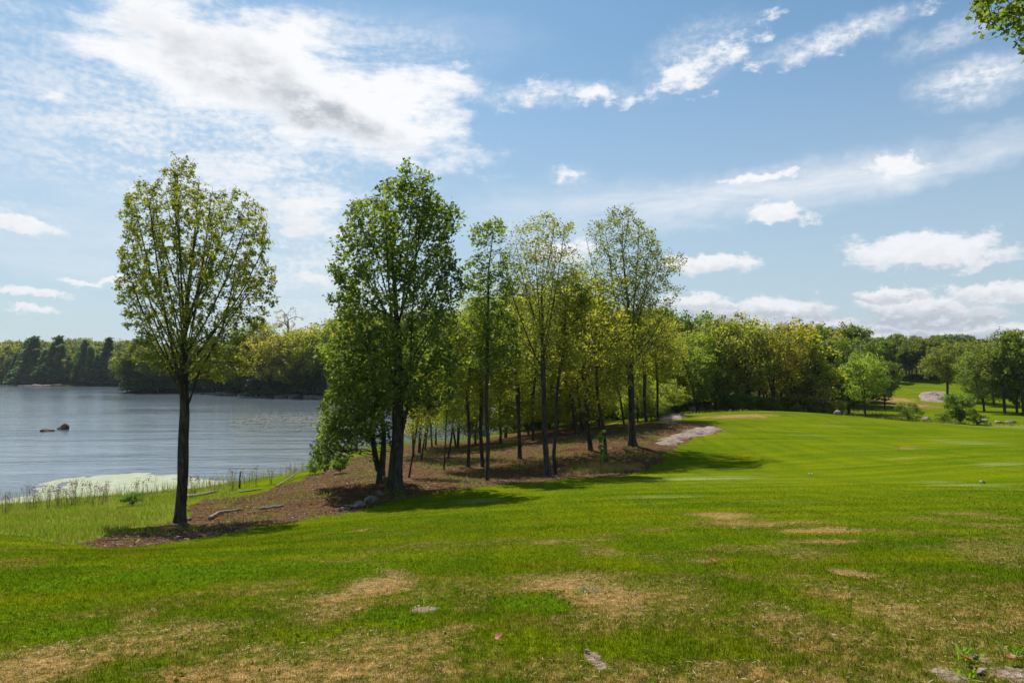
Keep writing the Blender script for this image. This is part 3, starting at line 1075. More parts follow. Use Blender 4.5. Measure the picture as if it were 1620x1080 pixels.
def crown_attractors(outline, D, depth, nclump, nattr, sig, r_, ragged=1.0):
    """points filling a real three dimensional crown whose silhouette is the outline"""
    o = np.array(outline, dtype=float)
    x0, y0 = o.min(0)
    x1, y1 = o.max(0)

    def samp(n):
        out = []
        while len(out) < n:
            x = r_.uniform(x0, x1, 4000)
            y = r_.uniform(y0, y1, 4000)
            k = in_poly(x, y, o)
            out += list(zip(x[k], y[k]))
        return np.array(out[:n])
    cp = samp(nclump)

    def width(y):
        xs = []
        for i in range(len(o)):
            a, b = o[i], o[(i + 1) % len(o)]
            if (a[1] > y) != (b[1] > y):
                xs.append(a[0] + (y - a[1]) / (b[1] - a[1]) * (b[0] - a[0]))
        return (min(xs), max(xs)) if len(xs) > 1 else (x0, x1)
    pts = []
    for (x, y) in cp:
        a, b = width(y)
        c = (a + b) / 2
        u = np.clip((x - c) / max(1, (b - a) / 2), -1, 1)
        hw = math.sqrt(1 - u * u) * (b - a) / 2 * D / F * depth
        dd = D + r_.uniform(-1, 1) * hw
        pts.append(P(x, y, dd))
    pts = np.array(pts)
    per = int(nattr / nclump)
    A = np.repeat(pts, per, 0)
    A = A + r_.normal(0, 1, A.shape) * np.array([sig, sig, sig * .6])
    # back into the outline
    d = A[:, 1]
    rag = ragged * F / D
    ang_ = (A[:, 2] - EYE) / d
    py = 540 - F * np.tan(np.arctan(ang_) - PITCH)
    px = 810 + F * A[:, 0] / (d * math.cos(PITCH) + (A[:, 2] - EYE) * math.sin(PITCH))
    px = px + (fbm(px / rag / 1.1, py / rag / .9, 3, 7) - .5) * rag * 1.7
    py = py + (fbm(px / rag / .9 + 9, py / rag / 1.1, 3, 19) - .5) * rag * 1.5
    k = in_poly(px, py, o)
    return A[k]


def hero(name, label, cat, outline, D, stems_px, R0, r0, leafmat, leafsize, nleaf, nclump=90, nattr=1800, depth=.9, up=.25, per=5, rmax=.012, spread=.12,
         bark=None, group=None, seed=1, sig=.45, extra=None, gap=.5, gs=1.0, ragged=1.0, fan=None, step=.22, flat=.75, bias=0.0, di=2.0, dk=.4, flare=.35, droop=0.0, jit=.12):
    r_ = np.random.default_rng(seed)
    stems = []
    for st in stems_px:
        q = []
        for s in st:
            dz = s[2] if len(s) > 2 else 0
            q.append(P(s[0], s[1], D + dz))
        stems.append(np.array(q))
    if fan:
        nf, ya, yb, rise = fan
        ol = np.array(outline, dtype=float)
        main0 = [np.array([q[0], q[1]], dtype=float) for q in stems_px[0]]
        ys = np.array([q[1] for q in main0])
        xs_ = np.array([q[0] for q in main0])
        o_ = np.argsort(ys)
        made = 0
        guard = 0
        while made < nf and guard < 4000:
            guard += 1
            ex, ey = r_.uniform(ol[:, 0].min(), ol[:, 0].max()), r_.uniform(ol[:, 1].min(), ol[:, 1].max())
            if not in_poly(np.array([ex]), np.array([ey]), ol)[0]: continue
            y0 = r_.uniform(yb, ya)
            x0 = np.interp(y0, ys[o_], xs_[o_])
            dx = ex - x0
            if y0 - ey < abs(dx) * rise or abs(dx) + y0 - ey < 60: continue
            if sdist(np.array([ex]), np.array([ey]), ol)[0] < -45: continue
            hw = (ol[:, 0].max() - ol[:, 0].min()) / 2
            dz = r_.uniform(-1, 1) * math.sqrt(max(0, 1 - min(1, abs(dx) / hw) ** 2)) * hw * D / F * .8
            c1 = (x0 + dx * .30, y0 + (ey - y0) * .22)
            c2 = (x0 + dx * .68, y0 + (ey - y0) * .58)
            stems.append(np.array([P(x0, y0, D), P(c1[0], c1[1], D + dz * .35), P(c2[0], c2[1], D + dz * .75), P(ex, ey, D + dz)]))
            made += 1
    b = stems[0][0]
    zg = H(b[0], b[1])
    stems[0][0][2] = zg - .12
    A = crown_attractors(outline, D, depth, nclump, nattr, sig, r_, ragged)
    if extra is not None:
        A = np.vstack([A, extra(r_)])
    pos, par = colonize(stems, A, step, di, dk, up, jit=jit, r_=r_)
    org = np.array([b[0], b[1], zg])
    V, Fc, rad = wood(pos, par, r0, R0, flare, lead=len(resample(stems[0], step)))
    t = empty(name, org, label, cat, group)
    me = mesh_np('trunk', V - org, Fc, 4, [bark or M_BARK], None, True)
    link('trunk', me, t)
    lp, idx = leaf_points(pos, par, rad, r_, rmax, per, spread, nleaf, gap, gs)
    lm = leaves_mesh('crown', lp - org, leafsize, r_, leafmat, flat, tint=np.clip(tint_of(lp, r_, seed=seed) + bias, 0, 1), droop=droop)
    link('crown', lm, t)
    return t


hero('maple_tree', 'tall airy maple standing alone at the left, fine branches fanning upward', 'tree',
     [(268, 256), (300, 260), (330, 275), (350, 287), (385, 300), (420, 332), (432, 370), (443, 410), (438, 450), (444, 470), (425, 500), (432, 530), (402, 545), (408, 570),
      (388, 598), (340, 604), (315, 600), (290, 606), (250, 600), (220, 572), (228, 545), (200, 520), (190, 495), (174, 475), (182, 440), (178, 400), (195, 380), (194, 340), (198, 318), (215, 290), (240, 265)],
     24.6, [[(285, 827), (288, 760), (291, 700), (292, 650), (290, 600), (291, 560), (293, 500), (300, 430), (311, 370), (318, 320)],
            [(292, 655), (303, 625), (314, 590), (332, 560), (352, 520, -.6), (364, 470, -.8), (374, 420, -1.0)],
            [(290, 575), (282, 530, .5), (270, 470, .9), (258, 410, 1.2), (248, 350, 1.2)],
            [(292, 540), (302, 490, -.8), (320, 440, -1.4), (335, 380, -1.6)]],
     .160, .0050, M_LEAF_L, .090, 30000, nclump=420, nattr=9000, up=.42, per=4, rmax=.0080, spread=.05, seed=3, sig=.42, step=.16, di=1.4, dk=.22, bias=.05, gap=.47, gs=1.5, jit=.07, ragged=.95, fan=(38, 640, 430, .9), flare=.8)

hero('basswood_tree', 'largest dense dark green tree with twin dark stems left of the grove', 'tree',
     [(655, 249), (680, 263), (690, 285), (707, 303), (688, 320), (720, 322), (740, 345), (728, 375), (722, 395), (742, 420), (726, 460), (735, 500), (718, 540), (735, 580),
      (720, 620), (728, 650), (690, 665), (640, 655), (605, 675), (575, 695), (555, 715), (538, 737), (520, 728), (505, 690), (498, 650), (520, 620), (505, 585), (512, 550), (530, 520), (518, 480),
      (532, 460), (518, 425), (542, 400), (524, 378), (535, 350), (556, 348), (548, 325), (570, 303), (590, 300), (602, 275), (618, 285), (634, 258)],
     30.0, [[(626, 768), (627, 720), (630, 660), (629, 600), (630, 540), (626, 480), (622, 420), (618, 350)],
            [(634, 700), (645, 640, -.3), (650, 580, -.4), (651, 520, -.5), (656, 440, -.4), (660, 350, -.2), (660, 290)],
            [(645, 640, -.3), (668, 600, -.6), (690, 560, -.8), (700, 500, -.9)],
            [(630, 620), (600, 570, -.8), (575, 520, -1.2)], [(629, 640), (595, 650, -1.3), (560, 670, -1.8)],
            [(626, 500), (595, 440, .8), (575, 380, 1.0)], [(627, 640), (640, 600, 1.4), (650, 560, 2.4)]],
     .235, .006, M_LEAF_B, .155, 25500, nclump=420, nattr=8000, up=.18, per=5, rmax=.014, spread=.12, seed=8, sig=.42, gap=.47, gs=1.2, ragged=.9, fan=(22, 650, 380, .5), step=.19, flare=.8, dk=.26, di=1.6, flat=.9, droop=.4)

hero('young_tree', 'shorter dark tree with paired trunks pressed against the left side of the large dark basswood', 'tree',
     [(590, 560), (620, 570), (625, 620), (615, 660), (600, 690), (565, 715), (535, 735), (505, 720), (500, 690), (520, 660), (510, 620), (540, 590)],
     32.0, [[(602, 756), (606, 720), (607, 680), (600, 640), (590, 600)], [(599, 745), (592, 715, .3), (590, 690, .4), (570, 650, .4), (555, 610, .3)]],
     .17, .006, M_LEAF_B, .16, 5000, nclump=90, nattr=2000, step=.18, dk=.25, seed=12, rmax=.016, spread=.14, per=6, flat=.9)

hero('slim_tree', 'tall straight thin trunked tree just right of the large dark basswood', 'tree',
     [(785, 341), (806, 350), (800, 380), (815, 400), (832, 440), (820, 480), (837, 520), (815, 560), (795, 600), (760, 590), (735, 560), (728, 520), (738, 480), (732, 440), (740, 400), (743, 370), (765, 348)],
     34.5, [[(771, 757), (772, 700), (769, 640), (771, 580), (772, 500), (773, 430), (780, 370)]],
     .088, .005, M_LEAF_B, .14, 6800, gs=1.2, nclump=170, nattr=3600, step=.17, dk=.24, seed=15, rmax=.011, spread=.12, per=6, bias=.25, bark=M_BARK2)

hero('forked_tree', 'tall grey barked tree with long bare forking branches at the grove edge', 'tree',
     [(858, 338), (885, 343), (917, 362), (905, 390), (925, 405), (915, 450), (905, 500), (900, 560), (880, 600), (850, 592), (830, 565), (805, 545), (793, 500), (790, 450), (800, 410), (788, 390), (815, 365), (840, 346)],
     37.0, [[(868, 751), (862, 700), (861, 640), (859, 580), (858, 520), (857, 460), (860, 400)], [(858, 520), (842, 490, -.4), (826, 455, -.6), (812, 420, -.6)],
            [(860, 580), (840, 555, .5), (818, 530, .8), (802, 500, .8)], [(857, 470), (875, 430, .6), (895, 395, .8)]],
     .130, .005, M_LEAF_L, .12, 9000, gs=1.3, nclump=190, nattr=4200, step=.17, dk=.24, seed=21, rmax=.0105, spread=.12, per=4, up=.35, bark=M_BARK2, bias=.18, fan=(14, 600, 430, 1.0), ragged=.7, flare=.7)

hero('thin_leaning_tree', 'thin crooked tree sharing the root of the tall grey forked tree', 'tree',
     [(905, 415), (930, 430), (940, 470), (930, 520), (925, 560), (900, 600), (880, 590), (875, 540), (882, 490), (890, 450)],
     37.6, [[(880, 750), (876, 720), (879, 680), (880, 640), (883, 600), (892, 560), (893, 520), (896, 460), (904, 430)]],
     .085, .005, M_LEAF_Y, .13, 5000, nclump=90, nattr=2000, step=.17, dk=.24, seed=23, rmax=.011, per=5, bias=-.1)

hero('oak_tree', 'tall dark tree beside the pink rock slab at the right end of the grove', 'tree',
     [(985, 327), (1012, 328), (1020, 345), (1047, 368), (1050, 392), (1078, 408), (1066, 440), (1080, 472), (1068, 495), (1052, 520), (1040, 550), (1010, 575), (985, 590), (950, 590),
      (930, 560), (925, 520), (935, 480), (918, 450), (925, 420), (942, 400), (925, 375), (935, 345), (955, 352), (965, 330)],
     47.0, [[(1001, 702), (999, 650), (998, 600), (997, 550), (996, 500), (990, 450), (985, 400), (985, 360)], [(996, 520), (1012, 480, -.6), (1025, 450, -.8), (1040, 420, -.6)],
            [(990, 460), (970, 420, .5), (950, 380, .6)], [(998, 570), (1020, 535, .8), (1045, 505, 1)]],
     .205, .006, M_LEAF_L, .13, 15500, gs=1.2, ragged=.9, nclump=300, nattr=6500, step=.19, dk=.27, seed=31, rmax=.0135, spread=.14, per=5, up=.28, bias=-.12, sig=.5, fan=(18, 600, 400, .7), flare=.7)


# ---- prototypes for trees that repeat
def proto(seed, h, cw, cb, R0, leafsize, nleaf, leafmat, nclump=60, nattr=900, stems=1, lean=0.0, up=.25, sig=.5, step=.4, rmax=.03, r0=.01, bark=None, spread=.2, top=1.0, per=6, flat=.8, shape='egg', gap=.44):
    """returns (trunk mesh, crown mesh) of a tree of height h, crown width cw, crown base cb (fraction)"""
    r_ = np.random.default_rng(seed)
    st = []
    for k in range(stems):
        a = r_.uniform(0, 6.28)
        sp = 0 if stems == 1 else cw * .28
        dx, dy = math.cos(a) * sp + lean * h, math.sin(a) * sp
        w = r_.normal(0, .012 * h, (4, 2))
        st.append(np.array([(0, 0, -.2), (dx * .12 + w[0, 0] * .4, dy * .12, h * .2), (dx * .4 + w[1, 0], dy * .4 + w[1, 1], h * .42), (dx * .75 + w[2, 0], dy * .75 + w[2, 1], h * .65), (dx + w[3, 0], dy + w[3, 1], h * .86)]))
        if k: st[-1][0] = (dx * .05, dy * .05, h * .05)
    cz = h * (cb + 1) / 2
    hz = h * (1 - cb) / 2
    c = []
    while len(c) < nclump:
        q = r_.uniform(-1, 1, 3)
        rr = np.linalg.norm(q[:2])
        t = (q[2] + 1) / 2
        lim = math.sqrt(max(0, 1 - abs(q[2]) ** 2.2)) * (1.0 if shape == 'egg' else (1.15 - .6 * t))
        an_ = math.atan2(q[1], q[0])
        lim *= 1 + .22 * math.sin(3 * an_ + seed + 5 * t) + .16 * math.sin(5 * an_ + 2 * seed - 7 * t)
        if rr < lim and (rr > lim * .35 or r_.random() < .4):
            c.append((q[0] * cw / 2 + lean * h * (.4 + .6 * t), q[1] * cw / 2, cz + q[2] * hz * .95))
    c = np.array(c)
    A = np.repeat(c, int(nattr / nclump), 0)
    A = A + r_.normal(0, sig, A.shape) * np.array([1, 1, .6])
    A = A[A[:, 2] > h * cb * .8]
    pos, par = colonize(st, A, step, 2.6, step * 1.15, up, 120, r_=r_)
    V, Fc, rad = wood(pos, par, r0, R0, .35, thick_from=.05, sides=(7, 3))
    tm = mesh_np('trunk', V, Fc, 4, [bark or M_BARK], None, True)
    lp, idx = leaf_points(pos, par, rad, r_, rmax, per, spread, nleaf, gap, 6.0 / h)
    lm = leaves_mesh('crown', lp, leafsize, r_, leafmat, flat, tint=tint_of(lp, r_, .8, seed=seed))
    return tm, lm


def conifer(seed, h, w, nleaf=9000, size=.45, m=None, ragged=.25):
    r_ = np.random.default_rng(seed)
    st = np.array([(0, 0, -.3), (0.0, 0, h * .3), (.05, .03, h * .65), (0, 0, h)])
    pos = resample(st, h / 24)
    par = np.arange(-1, len(pos) - 1)
    P_, Q_ = [pos], [par]
    base = len(pos)
    zs = np.linspace(h * .07, h * .98, 44)
    lp = []
    allpos, allpar = list(pos), list(par)
    for z in zs:
        t = z / h
        nb = 6 if t < .85 else 4
        for k in range(nb):
            a = r_.uniform(0, 6.28)
            L = w / 2 * (1 - t) ** .8 * r_.uniform(1 - ragged * 1.6, 1 + ragged) + .15
            j = int(np.argmin(abs(pos[:, 2] - z)))
            tip = np.array([math.cos(a) * L, math.sin(a) * L, z - L * .12 + L * .1 * r_.random()])
            mid = np.array([math.cos(a) * L * .5, math.sin(a) * L * .5, z - L * .02])
            allpos.append(mid)
            allpar.append(j)
            allpos.append(tip)
            allpar.append(len(allpos) - 2)
            m_ = int(max(8, nleaf / (44 * 6) * (L / (w / 2) * 1.8)))
            u = r_.random(m_) ** .6
            cpt = pos[j] * (1 - u[:, None]) + tip * u[:, None]
            cpt = cpt + r_.normal(0, 1, cpt.shape) * np.array([.11 * w * .5, .11 * w * .5, .12]) * (1.1 - u[:, None] * .4)
            lp.append(cpt)
    lp = np.vstack(lp)
    pos2, par2 = np.array(allpos), np.array(allpar)
    V, Fc, rad = wood(pos2, par2, .02, h * .014, .3, thick_from=.05, sides=(7, 3))
    tm = mesh_np('trunk', V, Fc, 4, [M_BARK], None, True)
    lm = leaves_mesh('crown', lp, size, r_, m or M_NEEDLE, .55, .45, tint=tint_of(lp, r_, .8, seed=seed), droop=.8)
    return tm, lm


def place(pm, name, label, cat, loc, h_scale, group=None, rz=None, wx=1.0, tilt=(0, 0), color=(1, 1, 1)):
    t = empty(name, loc, label, cat, group)
    t.rotation_euler = (tilt[0], tilt[1], 0)
    for nm, me in zip(('trunk', 'crown'), pm):
        o = link(nm, me, t)
        o.scale = (h_scale * wx, h_scale * wx, h_scale)
        o.rotation_euler = (0, 0, random.uniform(0, 6.28) if rz is None else rz)
        o.color = (*color, 1)
        if rz is None: rz = o.rotation_euler[2]
        o.rotation_euler = (0, 0, rz)
    return t


# slender trees of the grove: unit height 10 m
GRV = [proto(101 + i, 10, [4.2, 5.0, 3.8, 4.6, 5.6][i], [.30, .34, .26, .36, .24][i], [.105, .12, .09, .11, .105][i], .15, 6400, M_LEAF_Y, nclump=120, nattr=2400, up=.3,
             sig=.45, step=.22, rmax=.016, r0=.007, spread=.15, per=6) for i in range(5)]


def at(px, D):
    d = ray(px, 590)
    x = d[0] / d[1] * D
    return (x, D, H(x, D))


def topscale(px, D, py_top, unit=10.0):
    p = P(px, py_top, D)
    b = at(px, D)
    return (p[2] - b[2]) / unit


GR = 'slim trees inside the lakeside grove'
grove = [  # base px, depth, top py, tilt in degrees to the right, proto, width factor, label
    (741, 41, 478, 0, 0, 1.0, 'straight slim dark trunk, first left of the thin straight tree'),
    (764, 41.5, 455, -3, 1, .9, 'slim tree leaning slightly left close behind the thin straight tree with bright top'),
    (703, 39, 560, 5, 2, .7, 'short crooked sapling leaning right on the litter between large basswood and slim trunks'),
    (648, 35, 560, 13, 2, .8, 'bent young stem leaning strongly right beside the base of the large basswood'),
    (822, 45, 452, -2, 3, 1.1, 'slim dark tree forking at mid height, left of the tall grey forked tree'),
    (844, 58, 470, 0, 0, 1.0, 'reddish straight trunk on the ridge top just left of the tall grey forked tree'),
    (912, 59, 440, -12, 1, 1.1, 'dark tree curving left on the ridge behind the thin leaning tree'),
    (922, 61, 465, -8, 4, 1.0, 'thin grey trunk leaning left behind the dark curving tree'),
    (934, 46, 425, -6, 3, 1.25, 'tall slim tree with yellow green crown leaning left on the middle of the mulch slope'),
    (931, 62, 460, 1, 4, 1.1, 'upright trunk on the ridge between the leaning trees and the tall oak'),
    (958, 41, 480, -7, 0, 1.0, 'slim leaning tree rooted in dry grass right of the green sapling'),
    (987, 63, 500, -9, 2, 1.1, 'small dark tree with branching bare limbs on the ridge left of the tall oak'),
    (1022, 66, 480, -4, 1, 1.1, 'slim tree directly right of the tall oak trunk'),
    (1040, 68, 498, 0, 3, 1.0, 'straight thin dark tree, farthest right of the grove'),
    (880, 66, 455, 3, 4, 1.2, 'leafy tree with yellow crown at the ridge behind the thin leaning tree'),
    (800, 64, 470, 0, 4, 1.1, 'leafy yellow green tree at the ridge edge behind the slim dark forked tree'),
    (725, 57, 500, 4, 2, 1.1, 'small tree at the water edge behind the straight slim dark trunk')]
for i, (px, D, ty, tl, k, wf, lab) in enumerate(grove):
    s = topscale(px, D, ty)
    g1 = random.uniform(.85, 1.15)
    place(GRV[k], 'grove_tree', lab, 'tree', at(px, D), s, GR, None, wf, (0, R(tl) * .8), (g1, random.uniform(.95, 1.1), .9))
for i, (px, D) in enumerate([(655, 50), (664, 55), (673, 58), (684, 60), (690, 62), (709, 47), (722, 58), (667, 46)]):
    place(GRV[i % 5], 'water_edge_tree', 'thin dark stem in the cluster at the water edge seen behind the large basswood', 'tree', at(px, D), topscale(px, D, 540 + random.uniform(-30, 30)),
          'thin dark stems by the water', None, .9, (0, R(random.uniform(-9, 9))), (.55, .8, .6))

# bushier woodland trees: unit height 10 m, foliage nearly to the ground
WY = [proto(201 + i, 10, [6.5, 7.5, 5.5, 7.0][i], [.16, .2, .12, .25][i], .16, .25, 8000, M_LEAF_Y, nclump=130, nattr=2200, stems=[1, 3, 1, 2][i], lean=[0, 0, .03, 0][i], up=.22,
            sig=.5, step=.34, rmax=.026, r0=.01, spread=.2, per=7, shape=['egg', 'egg', 'cone', 'egg'][i]) for i in range(4)]
WG = [proto(301 + i, 10, [7.0, 8.0, 6.0, 7.5][i], [.2, .16, .14, .3][i], .18, .26, 11000, M_LEAF_G, nclump=130, nattr=2200, stems=[1, 2, 1, 1][i], up=.18,
            sig=.5, step=.34, rmax=.028, r0=.01, spread=.24, per=8, shape=['egg', 'egg', 'cone', 'egg'][i]) for i in range(4)]

RIDGE_LABELS = ['low leafy sapling on the ridge between the slim forked tree and the thin straight tree', 'low leafy sapling on the ridge right behind the grey forked tree', 'leafy sapling on the ridge left of the dark left curving tree', 'leafy sapling on the ridge between the slim leaning tree and the oak', 'leafy sapling on the ridge just behind the oak trunk', 'leafy sapling on the ridge right of the last thin dark grove tree', 'small leafy sapling at the water edge left of the thin straight tree', 'leafy sapling on the ridge behind the reddish straight trunk', 'very small sapling at the foot of the left leaning grove trees', 'small sapling on the ridge between the last two grove trunks']
for i, (px, D, ty) in enumerate([(792, 57, 595), (862, 62, 600), (905, 66, 590), (948, 66, 610), (1008, 68, 600), (1055, 74, 600), (752, 60, 620), (836, 66, 610), (925, 63, 630), (1030, 70, 618)]):
    place(WY[i % 4], 'ridge_sapling', RIDGE_LABELS[i], 'tree', at(px, D), topscale(px, D, ty), 'saplings on the grove ridge', None, 1.25, (0, 0), (1.0, 1.1, 1.0))

CN = [conifer(401 + i, 10, [4.2, 3.4, 4.8][i], 9500, .36) for i in range(3)]
# far versions with larger leaf clumps
FD = [proto(501 + i, 10, [8.0, 7.0, 9.0][i], .12, .2, .55, 3000, M_LEAF_G, nclump=60, nattr=500, up=.15, sig=.6, step=.6, rmax=.06, r0=.02, spread=.35, per=9) for i in range(3)]
FC = [conifer(511 + i, 10, [4.6, 3.8, 5.2][i], 4200, .62) for i in range(3)]
BU = [proto(601 + i, 3, [3.4, 2.8, 3.8][i], .05, .05, .14, 5000, M_LEAF_G, nclump=40, nattr=700, stems=5, up=.2, sig=.2, step=.16, rmax=.011, r0=.004, spread=.1, per=7) for i in range(3)]


def wood_tree(pm, px, D, ty, name, label, group, color, wx=1.0, tilt=0.0, unit=10.0, jit=0.0):
    b = at(px, D)
    s = max(.15, topscale(px, D, ty, unit))
    return place(pm, name, label, 'tree', b, s, group, None, wx, (R(random.uniform(-2, 2)), R(tilt)), color)


def yc(): return (random.uniform(.8, 1.15), random.uniform(.85, 1.1), random.uniform(.7, 1.1))


def shoreD(px):
    if px < 205:
        py = np.interp(px, [20, 205], [609, 611.8])
    else:
        py = np.interp(px, [215, 250, 330, 450, 560, 640, 760, 800, 835, 900, 1000], [621.5, 622.5, 624, 628, 632, 635, 638, 641, 652, 660, 664])
    return W(px, py)[1]


# --- opposite bank behind the grove (x 520..1060)
def on_land(b, m=0.3): return sdist(np.array([b[0]]), np.array([b[1]]), LAKE)[0] > m


for i in range(34):
    px = 520 + i * 16.5 + random.uniform(-8, 8)
    D = (shoreD(px) + random.uniform(2, 9)) if px < 800 else random.uniform(112, 165)
    ty = 500 + 14 * math.sin(i * 1.3) + random.uniform(-14, 14)
    wood_tree(random.choice(WY + WG), px, D, ty, 'bank_tree', 'leafy green tree on the opposite bank seen through the grove', 'trees on the bank behind the grove', yc(), 1.05)
for i in range(30):
    px = 800 + i * 8.8 + random.uniform(-6, 6)
    D = random.uniform(72, 112)
    if not on_land(at(px, D), 1.0): continue
    wood_tree(random.choice(WY), px, D, random.uniform(548, 606), 'bank_sapling', 'low bright green young tree behind the ridge of the grove', 'young trees behind the ridge', (random.uniform(1.1, 1.5), random.uniform(1.2, 1.5), 1.0), 1.3)

# --- yellowish overhanging trees of the near point, between maple and basswood
for (px, D, ty, k, w_, c_, lab) in [
        (430, 204, 515, 1, 1.1, (1.1, .95, .8), 'yellowing low tree at the left tip of the rocky point beyond the water'),
        (470, 200, 520, 0, 1.2, (1.05, 1.0, .9), 'broad yellow green tree on the rocky point under the bare treetop'),
        (512, 196, 505, 3, 1.2, (1.0, 1.0, .9), 'rounded yellow green tree on the rocky point right of the bare treetop'),
        (552, 194, 488, 1, 1.0, (.9, 1.0, .9), 'tallest yellow green tree of the rocky point, touching the large basswood crown'),
        (400, 222, 505, 0, 1.0, (.6, .8, .9), 'dark rounded tree on the far bank behind the right edge of the maple')]:
    wood_tree(WY[k], px, D, ty, 'point_tree', lab, 'trees on the rocky point', c_, w_)
# bare topped tree
_b = at(455, 206)
BT = proto(777, 18, 6.5, .62, .22, .22, 900, M_LEAF_Y, nclump=26, nattr=260, up=.25, sig=.5, step=.5, rmax=.05, r0=.03, spread=.2, per=1)
place(BT, 'bare_top_tree', 'nearly leafless pinkish treetop rising above the far bank between maple and basswood', 'tree', _b, topscale(455, 206, 487, 18), None, 0, 1.0, (0, 0), (1, .8, .8))

# --- conifers and hardwoods of the far shore, left
for i in range(34):
    px = 24 + i * 6.1 + random.uniform(-3, 3)
    D = shoreD(px) + random.uniform(3, 12)
    ty = 551 + 8 * math.sin(i * .9 + 1) + random.uniform(-13, 12)
    c = random.uniform(1.0, 1.9)
    if i % 3 == 1:
        wood_tree(random.choice(FD), px, D, ty + 12, 'shore_hardwood', 'lighter rounded tree between the dark conifers on the far point', 'hardwoods between the far conifers', (c * .8, c * .75, c * .8), .8)
        continue
    wood_tree(random.choice(FC), px, D, ty, 'conifer_tree', 'dark conifer on the wooded point across the lake, left of the maple', 'dark conifers on the far point', (c, c, c * 1.1), random.uniform(1.1, 1.5))
for row, (D0, y0) in enumerate([(440, 545), (500, 541), (570, 538)]):
    for i in range(24):
        px = -5 + i * 10.5 + random.uniform(-5, 5)
        D = D0 + random.uniform(-12, 20)
        ty = y0 + random.uniform(-5, 7)
        c = random.uniform(.9, 1.45)
        wood_tree(random.choice(FD), px, D, ty, 'hardwood_tree', 'rounded light green tree on the rise behind the dark far conifers', 'hardwoods behind the far conifers', (c, c * .95, c), random.uniform(.8, 1.1))
for row, D0 in enumerate([1010, 1120]):
    for i in range(9):
        px = -30 + i * 10 + random.uniform(-4, 4)
        ty = 541 + (0 if row else 14) + random.uniform(-4, 6)
        wood_tree(random.choice(FD), px, D0 + random.uniform(-15, 25), ty, 'hill_tree', 'hazy tree on the distant hill at the far left end of the lake', 'trees on the distant left hill', (1.0, 1.0, 1.1), 1.1)
for i in range(40):
    px = 205 + i * 7.6 + random.uniform(-4, 4)
    con = random.random() < .6
    D = shoreD(px) + random.uniform(3, 16)
    ty = 536 - 8 * math.exp(-((px - 390) / 40.0) ** 2) + random.uniform(-9, 10)
    c = random.uniform(.9, 1.6)
    if con:
        wood_tree(random.choice(CN), px, D, ty, 'conifer_tree', 'dark conifer on the far bank behind the maple trunk', 'dark conifers behind the maple', (c, c, c * 1.1), 1.3)
    else:
        wood_tree(random.choice(WG), px, D, ty + 12, 'hardwood_tree', 'green leafy tree on the far bank behind the maple trunk', 'hardwoods behind the maple', (c, c, c), 1.1)

# --- treeline beyond the crest, x 1050..1340
_crest = [
    (1062, 98, 545, WY, 0, 1.1, 0, (1.0, 1.0, .8), 'yellow green rounded tree at the left end of the treeline beyond the lawn crest'),
    (1103, 84, 527, WG, 1, 1.05, 0, (1.25, 1.35, 1.0), 'bright green tree with several stems from one base beyond the lawn crest'),
    (1131, 86, 500, WY, 2, .8, 0, (.9, .95, .9), 'slim straight tree with thin open top, right of the bright green many stemmed tree'),
    (1150, 100, 520, WG, 0, 1.0, 0, (1.1, 1.1, .9), 'mid green tree behind the slim straight tree beyond the crest'),
    (1192, 84, 498, WY, 3, .95, -9, (.85, .9, .9), 'olive tree whose dark trunk leans left beyond the crest'),
    (1178, 96, 497, WY, 1, .9, 0, (1.0, .9, .8), 'tallest thin topped olive tree at the middle of the treeline beyond the crest'),
    (1226, 86, 503, WY, 1, 1.0, -6, (1.0, .9, .75), 'orange tinted tree with left leaning trunks, right of the tallest olive tree'),
    (1243, 92, 507, WY, 0, .9, 0, (1.1, .95, .8), 'yellow tinted upright tree with visible pale branches beyond the crest'),
    (1262, 102, 515, WG, 3, 1.0, 0, (.9, .95, .9), 'dark green tree behind the yellow tinted upright tree'),
    (1285, 90, 525, WY, 2, 1.1, 0, (.95, 1.0, .8), 'olive cone shaped tree near the right end of the treeline'),
    (1316, 98, 537, WG, 1, 1.1, 0, (1.0, 1.05, .9), 'green spreading tree behind the brown leafless brush'),
    (1342, 104, 532, WG, 0, 1.0, 0, (.9, 1.0, .9), 'green tree behind the small leafy tree at the crest'),
    (1080, 112, 520, WY, 3, 1.1, 0, (.9, .9, .8), 'pale open topped tree behind the left end of the treeline')]
for (px, D, ty, L, k, w_, tl, c_, lab) in _crest:
    wood_tree(L[k], px, D, ty, 'crest_tree', lab, 'trees beyond the lawn crest', c_, w_, tl)
for i in range(26):
    px = 1045 + i * 12 + random.uniform(-5, 5)
    D = 122 + random.uniform(-6, 22)
    ty = 524 + random.uniform(-16, 20)
    wood_tree(random.choice(WG + WY), px, D, ty, 'backdrop_tree', 'green tree in the thick wood behind the crest treeline', 'wood behind the crest trees', (random.uniform(.6, .9), random.uniform(.7, .9), .8), 1.1)

